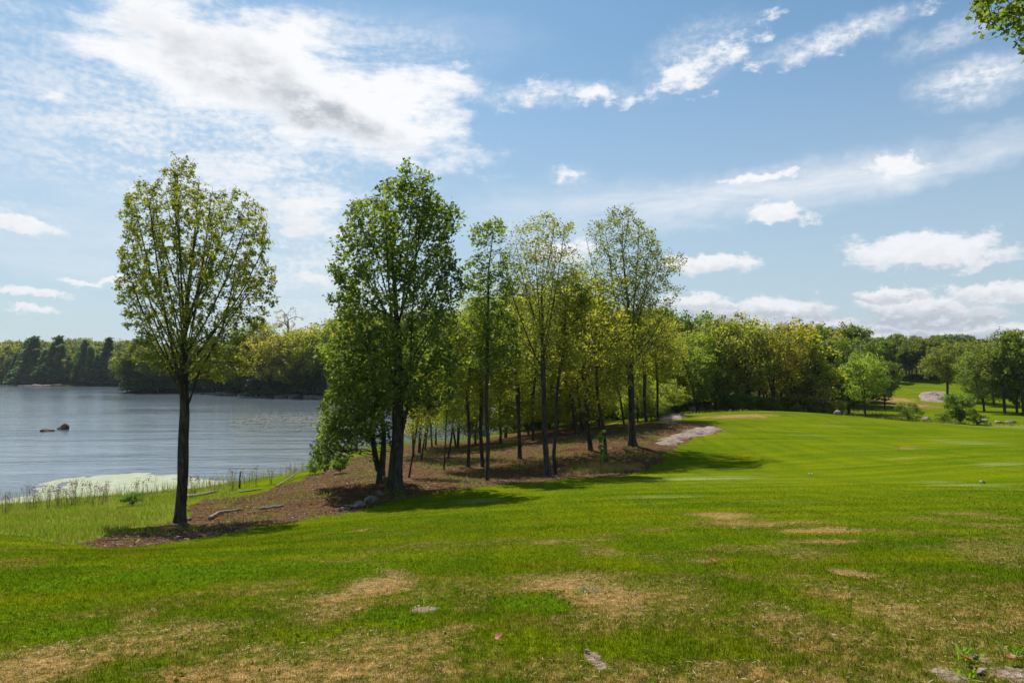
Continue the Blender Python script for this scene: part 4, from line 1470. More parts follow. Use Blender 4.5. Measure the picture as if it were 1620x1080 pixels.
# --- right side park
_right = [
    (1368, 79, 556, WY, 3, .85, 0, (.85, 1.1, 1.0), 'small leafy olive tree standing on the lawn crest left of the far path'),
    (1398, 116, 568, WG, 0, .8, 0, (.9, 1.0, .9), 'tree with one thick bare trunk standing beside the sandy far bank'),
    (1498, 141, 543, WG, 3, 1.05, 0, (1.15, 1.1, .9), 'full round crowned tree standing right beside the far rock outcrop'),
    (1556, 112, 552, WG, 1, 1.0, 0, (1.0, 1.15, .9), 'bright green tree with a dark shaded side left of the right edge group'),
    (1588, 104, 528, WG, 0, .95, 0, (1.0, 1.0, .9), 'tall grey green tree in the right edge group'),
    (1618, 100, 522, WG, 3, 1.0, 0, (.95, 1.0, .9), 'tallest leafy tree cut by the right edge of the view'),
    (1607, 108, 560, WG, 2, 1.0, 0, (.9, .95, .9), 'lower tree between the two tall trees at the right edge'),
    (1572, 130, 540, WG, 1, 1.0, 0, (.9, 1.0, .9), 'tree behind the bright green tree of the right edge group'),
    (1655, 104, 530, WG, 1, 1.0, 0, (.9, 1.0, .9), 'leafy tree just beyond the right edge of the view')]
for (px, D, ty, L, k, w_, tl, c_, lab) in _right:
    wood_tree(L[k], px, D, ty, 'park_tree', lab, 'trees beside the far fairway', c_, w_, tl)
DK = [proto(651 + i, 10, 5.5, .3, .17, .3, 8500, M_LEAF_G, nclump=110, nattr=1600, up=.15, sig=.5, step=.42, rmax=.03, r0=.012, spread=.25, per=9) for i in range(2)]
for i in range(19):
    px = 1388 + i * 5.6 + random.uniform(-2, 2)
    D = 188 + random.uniform(-8, 10)
    ty = 538 + random.uniform(-6, 10) - (6 if px < 1440 else 0)
    wood_tree(random.choice(DK), px, D, ty, 'shade_tree', 'dark trunked tree in the shady row beyond the far fairway', 'shady tree row beyond the fairway', (random.uniform(.7, 1.0), random.uniform(.8, 1.0), .8), 1.0)
for i in range(14):
    px = 1505 + i * 10 + random.uniform(-3, 3)
    wood_tree(random.choice(WG), px, 172 + random.uniform(-8, 22), 540 + random.uniform(-8, 10), 'shade_tree', 'green tree in the wood behind the right edge group', 'wood behind the right edge trees', (random.uniform(.7, 1.0), .9, .8), 1.0)
for i in range(60):
    px = 1040 + i * 10.2 + random.uniform(-5, 5)
    D = random.uniform(240, 330)
    ty = 543 + random.uniform(-18, 8)
    wood_tree(random.choice(FD), px, D, ty, 'distant_tree', 'distant tree forming the low green skyline on the right', 'distant skyline trees on the right', (random.uniform(.7, 1.0), .9, .9), 1.0)
for i in range(40):
    px = 560 + i * 12.2 + random.uniform(-5, 5)
    wood_tree(random.choice(FD), px, random.uniform(215, 270), 532 + random.uniform(-10, 8), 'distant_tree', 'distant tree filling the skyline behind the grove', 'distant skyline trees behind the grove', (random.uniform(.8, 1.1), .9, .8), 1.0)
place(CN[0], 'conifer_tree', 'dark pine top rising alone above the treeline right of the crest', 'tree', at(1303, 125), topscale(1303, 125, 518), None, 0, 1.1)
place(CN[2], 'conifer_tree', 'broad dark pine top rising above the skyline behind the small leafy crest tree', 'tree', at(1345, 140), topscale(1345, 140, 522), None, 1, 1.7)

for i in range(64):                       # the wooded end of the lake, beyond the left side of the view
    t_ = i / 63.0
    if t_ < .5:
        x_, y_ = -1094 + (t_ * 2) * -406, 1160 + (t_ * 2) * -250
    else:
        x_, y_ = -1510 + (t_ * 2 - 1) * 50, 905 - (t_ * 2 - 1) * 640
    x_ -= random.uniform(4, 26)
    y_ += random.uniform(4, 26)
    c = random.uniform(.7, 1.2)
    place(FD[i % 3], 'hill_tree', 'hazy tree on the distant shore beyond the left side of the view', 'tree', (x_, y_, H(x_, y_)), random.uniform(2.4, 3.4), 'trees beyond the left side of the view', None, 1.2, (0, 0), (c, c, c))

# --- shrubs
_sh = [
    (1436, 78, 636, 0, 1.1, (1.1, 1.3, 1.0), 'rounded leafy green shrub on the far edge of the lawn, centre right'),
    (1518, 76, 618, 1, .95, (1.0, 1.2, .9), 'tall loose shrub with thin stems at the far edge of the lawn near the right'),
    (1262, 80, 640, 2, 1.2, (1.2, 1.5, 1.2), 'low bright green bush at the foot of the crest treeline'),
    (1320, 80, 632, 0, 1.0, (1.0, .85, .9), 'brownish bush left of the small leafy tree on the crest'),
    (1075, 84, 634, 1, 1.3, (1.3, 1.5, 1.0), 'light green bush among rocks left of the bright many stemmed tree'),
    (1050, 90, 640, 2, 1.4, (1.1, 1.3, 1.0), 'spreading green bush on the rocky flat right of the oak trunk'),
    (1490, 78, 652, 2, 1.2, (.9, 1.1, .9), 'small dense bush left of the tall loose shrub'),
    (1545, 74, 655, 2, 1.3, (.8, 1.0, .9), 'low dark bush right of the tall loose shrub'),
    (500, 41, 724, 0, .9, (1.0, 1.35, 1.1), 'round leafy bush on the shore weeds below the basswood branches'),
    (540, 40, 718, 1, .9, (.9, 1.2, 1.0), 'leafy bush at the waterline under the hanging basswood leaves'),
    (910, 38.5, 736, 1, .9, (.8, 1.1, 1.0), 'knee high dark green bush at the lawn edge right of the grey forked tree'),
    (215, 31.5, 778, 2, 1.4, (.8, 1.2, .9), 'low dark green leafy clump in the shore grass left of the maple'),
    (612, 31, 752, 1, .8, (.9, 1.2, 1.0), 'small leafy shoot between the paired trunks and the large basswood')]
for (px, D, ty, k, w_, c_, lab) in _sh:
    b = at(px, D)
    p = place(BU[k], 'shrub', lab, 'shrub', b, max(.12, topscale(px, D, ty, 3)), 'shrubs', None, w_, (0, 0), c_)
    if D < 45:
        s_ = max(.12, topscale(px, D, ty, 3))
for i in range(20):
    px = 1150 + i * 9.2 + random.uniform(-3, 3)
    if px > 1345: break
    D = 82 + random.uniform(-1, 6)
    place(BU[i % 3], 'understory_shrub', 'dark green understory bush filling the foot of the crest treeline', 'shrub', at(px, D), topscale(px, D, random.uniform(618, 650), 3), 'bushes under the crest treeline', None, 1.1, (0, 0), (random.uniform(.8, 1.4), random.uniform(1.0, 1.5), .8))
for i in range(44):
    px = 560 + i * 11.5 + random.uniform(-6, 6)
    D = (shoreD(px) + random.uniform(.3, 5)) if px < 800 else random.uniform(68, 100)
    b = at(px, D)
    if not on_land(b): continue
    place(BU[i % 3], 'understory_shrub', 'green waterside bush on the inlet bank seen through the grove', 'shrub', b, topscale(px, D, random.uniform(605, 622) + (18 if px > 800 else 0), 3), 'bushes along the inlet bank', None, 1.4, (0, 0), (1.2, 1.4, .9))
# leafless brown brush beyond the crest
BR = proto(911, 5, 4.5, .1, .07, .12, 700, M_LEAF_Y, nclump=60, nattr=900, stems=6, up=.3, sig=.3, step=.2, rmax=.02, r0=.012, spread=.1, per=1, bark=M_BARK2)
place(BR, 'bare_shrub', 'grey brown leafless brush left of the small leafy tree on the crest', 'shrub', at(1303, 81), topscale(1303, 81, 596, 5), None, 0, .9, (0, 0), (.7, .5, .5))
# sapling in the dry grass
SP = proto(921, 3, .55, .02, .025, .11, 900, M_LEAF_G, nclump=24, nattr=300, up=.6, sig=.06, step=.12, rmax=.01, r0=.004, spread=.05, per=5)
place(SP, 'sapling', 'slender light green sapling standing in dry grass before the leaning trees', 'sapling', at(950, 39.5), topscale(950, 39.5, 676, 3), None, 0, 1.3, (0, 0), (1.5, 1.9, 1.2))

# --- the tree whose branch hangs into the top right corner
def corner_tree():
    r_ = np.random.default_rng(5)
    D = 8.6
    tx, ty_ = 10.2, 9.4
    zg = H(tx, ty_)
    top = np.array([(tx, ty_, zg - .1), (tx, ty_, zg + 2.5), (tx + .1, ty_, zg + 5), (tx, ty_ + .1, zg + 8), (tx, ty_, zg + 10.5)])
    br = np.array([top[2], (9.0, 9.1, 10.2 + .6), (7.9, 8.8, P(1700, 10, 8.7)[2]), P(1650, 8, 8.6), P(1600, 18, 8.5), P(1560, 45, 8.4)])
    br2 = np.array([P(1690, 15, 8.7), P(1660, 60, 8.5), P(1625, 95, 8.4)])
    br3 = np.array([P(1660, 10, 8.6), P(1620, -40, 8.6), P(1570, -60, 8.6)])
    A = []
    ol = np.array([(1536, 4), (1560, -30), (1640, -80), (1760, -120), (1760, 40), (1700, 110), (1612, 95), (1612, 70), (1596, 68), (1588, 36), (1572, 44), (1556, 62), (1542, 56)])
    for _ in range(20):
        x = r_.uniform(1530, 1760, 600)
        y = r_.uniform(-120, 110, 600)
        k = in_poly(x, y, ol)
        A += [P(a, b, 8.5 + r_.uniform(-.5, .5)) for a, b in zip(x[k], y[k])]
    A = np.array(A)[:2200]
    q = r_.normal(0, 1, (2600, 3))
    q /= np.linalg.norm(q, axis=1)[:, None]
    q *= r_.random(2600)[:, None] ** .4
    B = q * np.array([3.0, 3.2, 3.6]) + np.array([tx + .6, ty_, zg + 8.0])
    # the rest of the crown stays to the right of the view
    B = B[(B[:, 0] / np.maximum(B[:, 1], .1) > .735)]
    pos, par = colonize([top, br, br2, br3], np.vstack([A, B]), .10, .9, .12, .05, 160, r_=r_)
    V, Fc, rad = wood(pos, par, .0025, .17, .35, .04)
    org = np.array([tx, ty_, zg])
    t = empty('overhanging_tree', org, 'leafy branch reaching into the top right corner from a tree beyond the frame', 'tree')
    link('trunk', mesh_np('trunk', V - org, Fc, 4, [M_BARK], None, True), t)
    lp, idx = leaf_points(pos, par, rad, r_, .0062, 5, .05, 19000, .48, 1.6)
    link('crown', leaves_mesh('crown', lp - org, .075, r_, M_LEAF_B, .9, .8, tint=tint_of(lp, r_, 1.4, seed=5), droop=.3), t)


corner_tree()


# ------------------------------------------------------------------ rocks, logs, debris
def rock_mesh(name, r_, sx, sy, sz, m, sub=3, rough=.22):
    import bmesh
    bm = bmesh.new()
    bmesh.ops.create_icosphere(bm, subdivisions=sub, radius=1)
    v = np.array([p.co[:] for p in bm.verts])
    # planar cuts give facets
    for _ in range(9):
        n = r_.normal(0, 1, 3)
        n /= np.linalg.norm(n)
        d = r_.uniform(.55, .85)
        k = v @ n
        v = v - np.where(k > d, k - d, 0)[:, None] * n
    nn = fbm(v[:, 0] * 2.5 + v[:, 2] * 1.3 + 10, v[:, 1] * 2.5 + v[:, 2] * 2 + 10, 4, int(r_.integers(1000))) - .5
    v = v * (1 + nn * rough * 2)[:, None]
    v = v * np.array([sx, sy, sz])
    f = np.array([[q.index for q in fc.verts] for fc in bm.faces])
    bm.free()
    return mesh_np(name, v, f, 3, [m], None, True)


def rock(name, label, px, py, w, hgt, m, group=None, dep=None, sink=.35, cat='rock', seed=0, zoff=0.0, rz=0.0, g3=None):
    r_ = np.random.default_rng(seed + 50)
    g3 = g3 or G(px, py)
    o = link(name, rock_mesh(name, r_, w / 2, (dep or w * .7) / 2, hgt / 2 / (1 - sink), m))
    o.location = (g3[0], g3[1], g3[2] + hgt / 2 * (1 - 2 * sink) + zoff)
    o.rotation_euler = (0, 0, rz)
    return tag(o, label, cat, group)


# two rocks in the lake
for (px, py, w, h, sd_, lab, rz) in [(72, 682, 2.0, .42, 2, 'flat low brown rock barely above the lake surface, left of its taller neighbour', 0.1),
                                     (101, 679, 1.35, .80, 3, 'peaked brown rock standing out of the lake, taller of the two', .3)]:
    q = W(px, py)
    rock('lake_rock', lab, 0, 0, w, h, M_ROCKW, 'rocks in the lake', w * .6, .3, seed=sd_, rz=rz, g3=(q[0], q[1], -.05))


def slab(name, label, outline, hmax, m, seed=1, n=70):
    """a low outcrop that follows the ground, thick and rounded off at its rim"""
    poly = GP(outline)
    x0, y0 = poly.min(0) - .2
    x1, y1 = poly.max(0) + .2
    xs, ys = np.linspace(x0, x1, n), np.linspace(y0, y1, n)
    X, Y = np.meshgrid(xs, ys)
    s = -sdist(X, Y, poly)
    L = max(x1 - x0, y1 - y0)
    s = s + (fbm(X / L * 9, Y / L * 9, 3, seed) - .5) * L * .11
    prof = np.clip(s / (L * .10), -1, 1)
    h = np.where(prof > 0, np.sqrt(np.clip(1 - (1 - prof) ** 2, 0, 1)), prof * 1.2) * hmax
    lay = fbm(X / L * 7, Y / L * 16, 4, seed + 3)
    h = h + (np.floor(lay * 9) / 9 * .6 + lay * .4 - .5) * hmax * 1.9 * np.clip(prof * 2, 0, 1)
    Z = height(X, Y) + h - .02
    org = np.array([poly[:, 0].mean(), poly[:, 1].mean(), H(poly[:, 0].mean(), poly[:, 1].mean())])
    idx = np.arange(n * n).reshape(n, n)
    keep = (prof > -.9)
    q = np.stack([idx[:-1, :-1], idx[:-1, 1:], idx[1:, 1:], idx[1:, :-1]], -1).reshape(-1, 4)
    kq = (keep[:-1, :-1] & keep[:-1, 1:] & keep[1:, 1:] & keep[1:, :-1]).ravel()
    me = mesh_np(name, np.stack([X, Y, Z], -1).reshape(-1, 3) - org, q[kq], 4, [m], None, True)
    o = link(name, me)
    o.location = org
    return tag(o, label, 'rock')


slab('rock_slab', 'long bare pink granite slab at the lawn edge right of the tall oak', [(1040, 704), (1046, 696), (1056, 690), (1075, 684), (1100, 677), (1130, 675), (1142, 679), (1136, 684), (1112, 689), (1090, 692), (1077, 697), (1070, 703), (1055, 706)], .16, M_ROCK, 4)
slab('rock_outcrop', 'broad pale pink rock outcrop on the rise of the far fairway', [(1452, 626), (1456, 622), (1475, 620), (1500, 620), (1502, 634), (1490, 637), (1466, 635), (1455, 631)], .35, M_ROCK, 7)
slab('rock_slab', 'low pinkish flat rock beyond the grove, right of the oak trunk and left of the crest trees', [(1043, 662), (1060, 658), (1085, 659), (1075, 664), (1050, 667)], .25, M_ROCK, 9, 40)
rocks = [(588, 791, .7, .2, M_ROCKD, 'grey rounded rock half buried under the large basswood at the lawn edge'),
         (566, 800, .85, .22, M_ROCK, 'pinkish low rock left of the grey rounded rock at the lawn edge'),
         (545, 805, .6, .10, M_ROCKD, 'flat pale stone at the left end of the stones along the lawn edge'),
         (600, 782, .55, .18, M_ROCKD, 'dark grey rock just behind the grey rounded rock'),
         (299, 823, .22, .12, M_ROCK, 'small light stone at the right foot of the maple trunk'),
         (1098, 650, 1.6, .9, M_ROCK, 'pale boulder beside the base of the bright many stemmed tree'),
         (1555, 668, 1.6, .5, M_ROCKD, 'wide grey rock in the rubble at the far edge of the lawn near the right'),
         (1580, 670, 1.2, .45, M_ROCK, 'light rock in the rubble, right of the wide grey rock'),
         (1600, 669, 1.5, .35, M_ROCKD, 'flat rock at the right end of the rubble'),
         (1466, 664, 1.2, .5, M_ROCK, 'pale rock beside the rounded leafy green shrub'),
         (1478, 627, 3.2, .9, M_ROCKD, 'cracked grey boulder lying on the broad pale rock outcrop, left one'),
         (1493, 628, 2.6, 1.0, M_ROCK, 'rounded pinkish boulder on the broad pale rock outcrop, right one'),
         (1325, 656, .9, .5, M_ROCK, 'small pale rock at the foot of the small leafy crest tree')]
for i, (px, py, w, h, m, lab) in enumerate(rocks):
    g3 = G(px, py)
    if g3 is None: continue
    rock('rock', lab, px, py, w, h, m, 'scattered rocks', seed=20 + i, rz=i * .7)
for i in range(16):                       # pale rocks lining the far shore of the near point
    px = 300 + i * 14 + random.uniform(-5, 5)
    py = np.interp(px, [200, 250, 330, 400, 450, 500, 560], [620.5, 622.5, 624, 625, 628, 630, 632])
    q = W(px, py - .1)
    rock('shore_rock', 'pale low rock in the line along the waterline of the rocky point', 0, 0, random.uniform(2.5, 6.5), random.uniform(.5, 1.1), M_ROCK if i % 3 else M_ROCKD, 'rocks along the far waterline', seed=70 + i, g3=(q[0], q[1] + .8, 0.0), rz=random.uniform(0, 3))
for i in range(12):
    px = 40 + i * 14 + random.uniform(-5, 5)
    q = W(px, 610.6)
    rock('shore_rock', 'grey low rock under the dark conifers across the lake', 0, 0, random.uniform(4, 10), random.uniform(.6, 1.2), M_ROCKD, 'rocks under the far conifers', seed=90 + i, g3=(q[0], q[1] + 2, 0.0), rz=random.uniform(0, 1))


def log(name, label, pts, r0, m, group=None, cat='log', seed=1, twigs=0):
    r_ = np.random.default_rng(seed)
    P3 = []
    for (px, py, up_) in pts:
        g3 = G(px, py)
        P3.append((g3[0], g3[1], g3[2] + r0 * .5 + up_))
    pos = resample(P3, .12)
    pos[1:-1] += r_.normal(0, r0 * .12, pos[1:-1].shape)
    par = np.arange(-1, len(pos) - 1)
    T = np.gradient(pos, axis=0)
    T /= np.linalg.norm(T, axis=1)[:, None]
    ref = np.array([0, 0, 1.0])
    u = np.cross(T, ref)
    u /= np.linalg.norm(u, axis=1)[:, None]
    v = np.cross(T, u)
    k = 8
    an = np.arange(k) * 2 * math.pi / k
    tt = np.linspace(0, 1, len(pos))
    rr = r0 * (1 - .4 * tt) * (1 + .1 * r_.normal(0, 1, len(pos)))
    ring = pos[:, None] + u[:, None] * (np.cos(an)[None] * rr[:, None])[..., None] + v[:, None] * (np.sin(an)[None] * rr[:, None])[..., None]
    V = ring.reshape(-1, 3)
    n = len(pos)
    idx = np.arange(n * k).reshape(n, k)
    nx = np.roll(idx, -1, 1)
    q = np.stack([idx[:-1], nx[:-1], nx[1:], idx[1:]], -1).reshape(-1, 4)
    cap = np.array([idx[0][::-1], idx[-1]])
    org = pos[0].copy()
    o = link(name, mesh_np(name, V - org, [q, cap], 4, [m], None, True))
    o.location = org
    return tag(o, label, cat, group)


log('fallen_log', 'pale barkless log lying from the maple trunk towards the shore weeds', [(291, 789, .02), (318, 784, 0), (342, 779, .02)], .10, M_LOG, 'fallen logs')
log('fallen_log', 'twisted pale driftwood branch lying on the soil right of the maple base', [(331, 821, 0), (345, 815, .08), (360, 812, .02), (382, 809, .06)], .065, M_LOG, 'fallen logs', seed=3)
log('fallen_log', 'straight white log lying on the bare soil, centre of the clearing', [(410, 807, 0), (430, 804, 0), (450, 802, .02)], .075, M_LOG, 'fallen logs', seed=4)
log('fallen_log', 'short grey stick left of the straight white log', [(391, 813, 0), (408, 809, 0)], .04, M_LOG, 'fallen logs', seed=5)
log('fallen_log', 'thin pale stick between the straight white log and the lawn stones', [(462, 794, 0), (482, 791, 0)], .04, M_LOG, 'fallen logs', seed=6)
log('fallen_log', 'long thin branch propped on the shore weeds left of the basswood', [(436, 770, 0), (455, 762, .1), (474, 753, .25)], .045, M_LOG, 'fallen logs', seed=7)
log('fallen_log', 'pale branch lying along the weed edge left of the propped branch', [(378, 779, 0), (395, 777, 0), (412, 774, 0)], .05, M_LOG, 'fallen logs', seed=8)
log('stake', 'dark short wooden stake standing at the weed edge by the shore', [(379, 772, -.05), (379.2, 771.6, .35), (380, 771.2, .8)], .045, M_BARK, None, 'stake', seed=9)


# litter of small chips and twigs over the bare soil
def litter(n, name, label, m, keep, s0, s1, seed, rng_x, rng_y, thin=.25, attrs=None):
    r_ = np.random.default_rng(seed)
    x = r_.uniform(*rng_x, n)
    y = r_.uniform(*rng_y, n)
    z_ = zones(x, y)
    k = keep(x, y, z_, r_)
    x, y = x[k], y[k]
    z = height(x, y) + z_['dirt'][k] * (fbm(x / .8, y / .8, 4, 77) - .5) * 0.16
    n = len(x)
    c = np.stack([x, y, z + .02], -1)
    nrm = r_.normal(0, .45, (n, 3))
    nrm[:, 2] += 1
    nrm /= np.linalg.norm(nrm, axis=1)[:, None]
    a = r_.normal(0, 1, (n, 3))
    a -= nrm * (a * nrm).sum(1)[:, None]
    a /= np.linalg.norm(a, axis=1)[:, None]
    b = np.cross(nrm, a)
    L = (s0 + (s1 - s0) * r_.random(n) ** 3)[:, None]
    w = L * thin * r_.uniform(.4, 1.6, (n, 1))
    up = nrm * w * .5
    p = [c - a * L / 2, c + b * w / 2, c + a * L / 2, c - b * w / 2, c + up]
    V = np.stack(p, 1).reshape(-1, 3)
    i = (np.arange(n) * 5)[:, None]
    f = np.concatenate([i + np.array([q]) for q in ([0, 3, 4], [3, 2, 4], [2, 1, 4], [1, 0, 4])], 0)
    me = mesh_np(name, V, f, 3, [m], {'tint': np.repeat(r_.random(n), 5)})
    return tag(link(name, me), label, None, None, 'stuff')


def tint_mat(name, a, b, c=None):
    m, g, out = mat(name)
    t = g.attr('tint')
    col = g.mix(g.ramp(t, 0, .6), a, b)
    if c: col = g.mix(g.ramp(t, .8, 1.0), col, c)
    s = g.add('ShaderNodeBsdfPrincipled')
    g.put(s.inputs['Base Color'], col)
    s.inputs['Roughness'].default_value = .8
    g.l.new(s.outputs[0], out.inputs[0])
    return m


M_LITTER = tint_mat('leaf_litter', (0.040, 0.024, 0.013, 1), (0.160, 0.090, 0.045, 1), (0.340, 0.240, 0.150, 1))
M_GRAVEL = tint_mat('pale_gravel', (0.220, 0.170, 0.130, 1), (0.520, 0.470, 0.420, 1))
litter(135000, 'leaf_litter', 'brown leaf litter and wood chips over the bare soil of the clearing', M_LITTER, lambda x, y, z, r_: (z['dirt'] > .45) & (sdist(x, y, LAKE) > .4), .02, .13, 3, (-16, 16), (12.5, 64), .35)
litter(60000, 'gravel', 'whitish gravel in the small bare holes of the near turf', M_GRAVEL, lambda x, y, z, r_: (z['bare'] * r_.uniform(.1, 1.3, len(x)) > .62) & (r_.random(len(x)) < .35), .006, .020, 4, (-3, 4.5), (3.5, 7), .8)


def simple_blade_mat(name, a, b, c):
    m, g, out = mat(name)
    t = g.attr('tint')
    pos = g.add('ShaderNodeNewGeometry').outputs['Position']
    n = g.noise(pos, .9, 3, .6)
    col = g.mix(t, a, b)
    col = g.mix(g.ramp(n, .5, .68, 0, .9), col, c)
    d = g.add('ShaderNodeBsdfDiffuse')
    g.put(d.inputs[0], col)
    tr = g.add('ShaderNodeBsdfTranslucent')
    g.put(tr.inputs[0], g.scale(col, (1.5, 1.5, 1.0)))
    mx = g.add('ShaderNodeMixShader')
    mx.inputs[0].default_value = .5
    g.l.new(d.outputs[0], mx.inputs[1])
    g.l.new(tr.outputs[0], mx.inputs[2])
    g.l.new(mx.outputs[0], out.inputs[0])
    return m


M_STRAWB = tint_mat('straw_bits', (0.220, 0.140, 0.045, 1), (0.420, 0.290, 0.120, 1), (0.560, 0.430, 0.240, 1))
litter(260000, 'straw_thatch', 'dry straw thatch lying in the near turf', M_STRAWB, lambda x, y, z, r_: (z['dry'] * r_.uniform(.3, 1.2, len(x)) > .40) & (z['dirt'] < .3) & (z['bare'] < .5) & (r_.random(len(x)) < .8), .012, .05, 14, (-7.5, 7.5), (3.2, 10), .10)


def clover():
    r_ = np.random.default_rng(15)
    x = r_.uniform(-9, 9, 260000)
    y = r_.uniform(3.3, 13, 260000)
    z_ = zones(x, y)
    cl = fbm(x * 2.2, y * 2.2, 4, 66)
    k = ((z_['lush'] * r_.random(len(x)) > .35) | (cl > .66) & (r_.random(len(x)) < .25)) & (z_['dirt'] < .2) & (z_['bare'] < .5)
    x, y = x[k], y[k]
    c = np.stack([x, y, height(x, y) + r_.uniform(.008, .028, len(x))], -1)
    tag(link('clover', leaves_mesh('clover', c, .024, r_, M_CLOVER, .6, .8)), 'small broad leafed weeds and clover scattered through the near turf', None, None, 'stuff')


M_CLOVER = simple_blade_mat('clover_leaves', (0.075, 0.135, 0.008, 1), (0.150, 0.230, 0.014, 1), (0.140, 0.190, 0.012, 1))
clover()


# ------------------------------------------------------------------ rough grass, weeds and reeds
M_WEED = simple_blade_mat('rough_grass', (0.100, 0.170, 0.012, 1), (0.230, 0.265, 0.030, 1), (0.240, 0.190, 0.060, 1))
M_WEED2 = simple_blade_mat('tall_weeds', (0.100, 0.150, 0.018, 1), (0.250, 0.260, 0.050, 1), (0.260, 0.190, 0.080, 1))
M_STRAW = simple_blade_mat('dry_tall_grass', (0.260, 0.180, 0.060, 1), (0.440, 0.340, 0.150, 1), (0.200, 0.200, 0.040, 1))


def field(name, label, n, xr, yr, keep, h0, h1, w0, m, seed, lean=.35):
    r_ = np.random.default_rng(seed)
    x = r_.uniform(*xr, n)
    y = r_.uniform(*yr, n)
    z_ = zones(x, y)
    s = sdist(x, y, LAKE)
    k = keep(x, y, z_, s, r_)
    x, y = x[k], y[k]
    n = len(x)
    z = np.maximum(height(x, y), -.15)
    h = (h0 + (h1 - h0) * r_.random(n) ** 2) * (.5 + 1.0 * fbm(x / 1.5, y / 1.5, 3, seed))
    w = w0 * (.6 + .8 * r_.random(n))
    th = r_.random(n) * 6.283
    ph = r_.random(n) * 6.283
    ln = lean * h * r_.random(n)
    base = np.stack([x, y, z - .02], -1)
    sx = np.stack([np.cos(th) * w / 2, np.sin(th) * w / 2, np.zeros(n)], -1)
    mid = base + np.stack([np.cos(ph) * ln * .3, np.sin(ph) * ln * .3, h * .6], -1)
    top = base + np.stack([np.cos(ph) * ln, np.sin(ph) * ln, h], -1)
    V = np.stack([base - sx, base + sx, mid + sx * .8, mid - sx * .8, top], 1).reshape(-1, 3)
    i = (np.arange(n) * 5)[:, None]
    me = mesh_np(name, V, [i + np.array([[0, 1, 2, 3]]), i + np.array([[3, 2, 4]])], 4, [m], {'tint': np.repeat(r_.random(n), 5)})
    return tag(link(name, me), label, None, None, 'stuff')


field('rough_grass', 'bright green rough grass between mown lawn and shore, left of the maple', 230000, (-30, -4), (12.5, 44),
      lambda x, y, z, s, r_: (z['rough'] > .5) & (z['dirt'] < .5) & (s > .1) & (r_.random(len(x)) < .9), .03, .19, .018, M_WEED, 5)
field('shore_weeds', 'tall mixed weeds and grasses fringing the near lake shore', 200000, (-36, 8), (22, 84),
      lambda x, y, z, s, r_: (s > -.35) & (s < 1.8 + 2.4 * (fbm(x / 2.5, y / 2.5, 2, 8))) & (z['dirt'] < .8) & (r_.random(len(x)) < .55), .15, .80, .017, M_WEED2, 6)
field('dry_grass', 'tufts of straw coloured tall grass at the lawn edge under the leaning trees', 30000, (2, 9), (36, 46),
      lambda x, y, z, s, r_: (z['dry'] > .35) & (r_.random(len(x)) < .9), .1, .32, .02, M_STRAW, 7)
field('understory_grass', 'patchy green grass growing through the litter of the clearing', 130000, (-14, 14), (19, 62),
      lambda x, y, z, s, r_: (z['dirt'] > .4) & ((fbm(x / 1.6, y / 1.6, 3, 91) > .57) | (z['dirt'] < .9) & (r_.random(len(x)) < .5)) & (s > .5) & (r_.random(len(x)) < .8), .04, .2, .02, M_WEED, 9)
field('far_rough_grass', 'rough yellow green grass beyond the lawn crest and on the rocky flat', 70000, (12, 110), (74, 130),
      lambda x, y, z, s, r_: (z['rough'] > .4) & (s > .3), .08, .34, .07, M_WEED2, 10)

# individual weeds with brown seed heads along the shore
def weed_proto(seed, h, nst, brown):
    r_ = np.random.default_rng(seed)
    Vs, Fs, hv, hf = [], [], [], []
    off = 0
    heads = []
    for k in range(nst):
        a = r_.uniform(0, 6.28)
        L = h * r_.uniform(.7, 1.05)
        b = r_.normal(0, .05, 2)
        tip = np.array([b[0] + math.cos(a) * L * .18, b[1] + math.sin(a) * L * .18, L])
        w = .008
        u = np.array([-math.sin(a), math.cos(a), 0]) * w
        v = np.array([math.cos(a), math.sin(a), 0]) * w
        p0 = np.array([b[0], b[1], -.05])
        Vs += [p0 - u, p0 + u, p0 + v, tip - u * .5, tip + u * .5, tip + v * .5]
        Fs += [[off, off + 1, off + 4, off + 3], [off + 1, off + 2, off + 5, off + 4], [off + 2, off, off + 3, off + 5]]
        off += 6
        for q in range(14):
            heads.append(tip + r_.normal(0, 1, 3) * np.array([.05, .05, .10]) * h)
    st = mesh_np('stem', np.array(Vs), np.array(Fs), 4, [M_STALK])
    hd = leaves_mesh('seed_head', np.array(heads), .055 * h, r_, brown, 1.2, .6)  # the brown seed heads at the stem tips, built from leaf-shaped flakes
    return st, hd


M_STALK = plain_mat('weed_stalk', (0.16, 0.13, 0.05))
M_SEED = leaf_mat('seed_heads', (0.120, 0.060, 0.035, 1), (0.260, 0.150, 0.090, 1), (0.300, 0.180, 0.100, 1), .3)
WD = [weed_proto(31 + i, 1.0, [5, 4, 6][i], M_SEED) for i in range(3)]
for i in range(34):
    if i < 24:
        px = [8, 14, 45, 50, 55, 78, 85, 92, 98, 106, 110, 115, 118, 122, 126, 135, 152, 160, 165, 215, 224, 238, 60, 145][i] + random.uniform(-2, 2)
        py = np.interp(px, [0, 60, 110, 200, 300], [808, 803, 797, 791, 783]) + random.uniform(0, 5)
    else:
        px = random.uniform(300, 470)
        py = np.interp(px, [300, 380, 440, 480], [784, 772, 762, 752]) + 1
    g3 = G(px, py)
    t = empty('seeding_weed', g3, 'tall thin weed with a brown seed head standing in the fringe of the near shore', 'weed', 'brown headed weeds along the shore', random.uniform(0, 6))
    for nm, me in zip(('stem', 'seed_head'), WD[i % 3]):
        o = link(nm, me, t)
        s = random.uniform(.6, 1.05)
        o.scale = (1, 1, s) if nm == 'stem' else (1, 1, s)

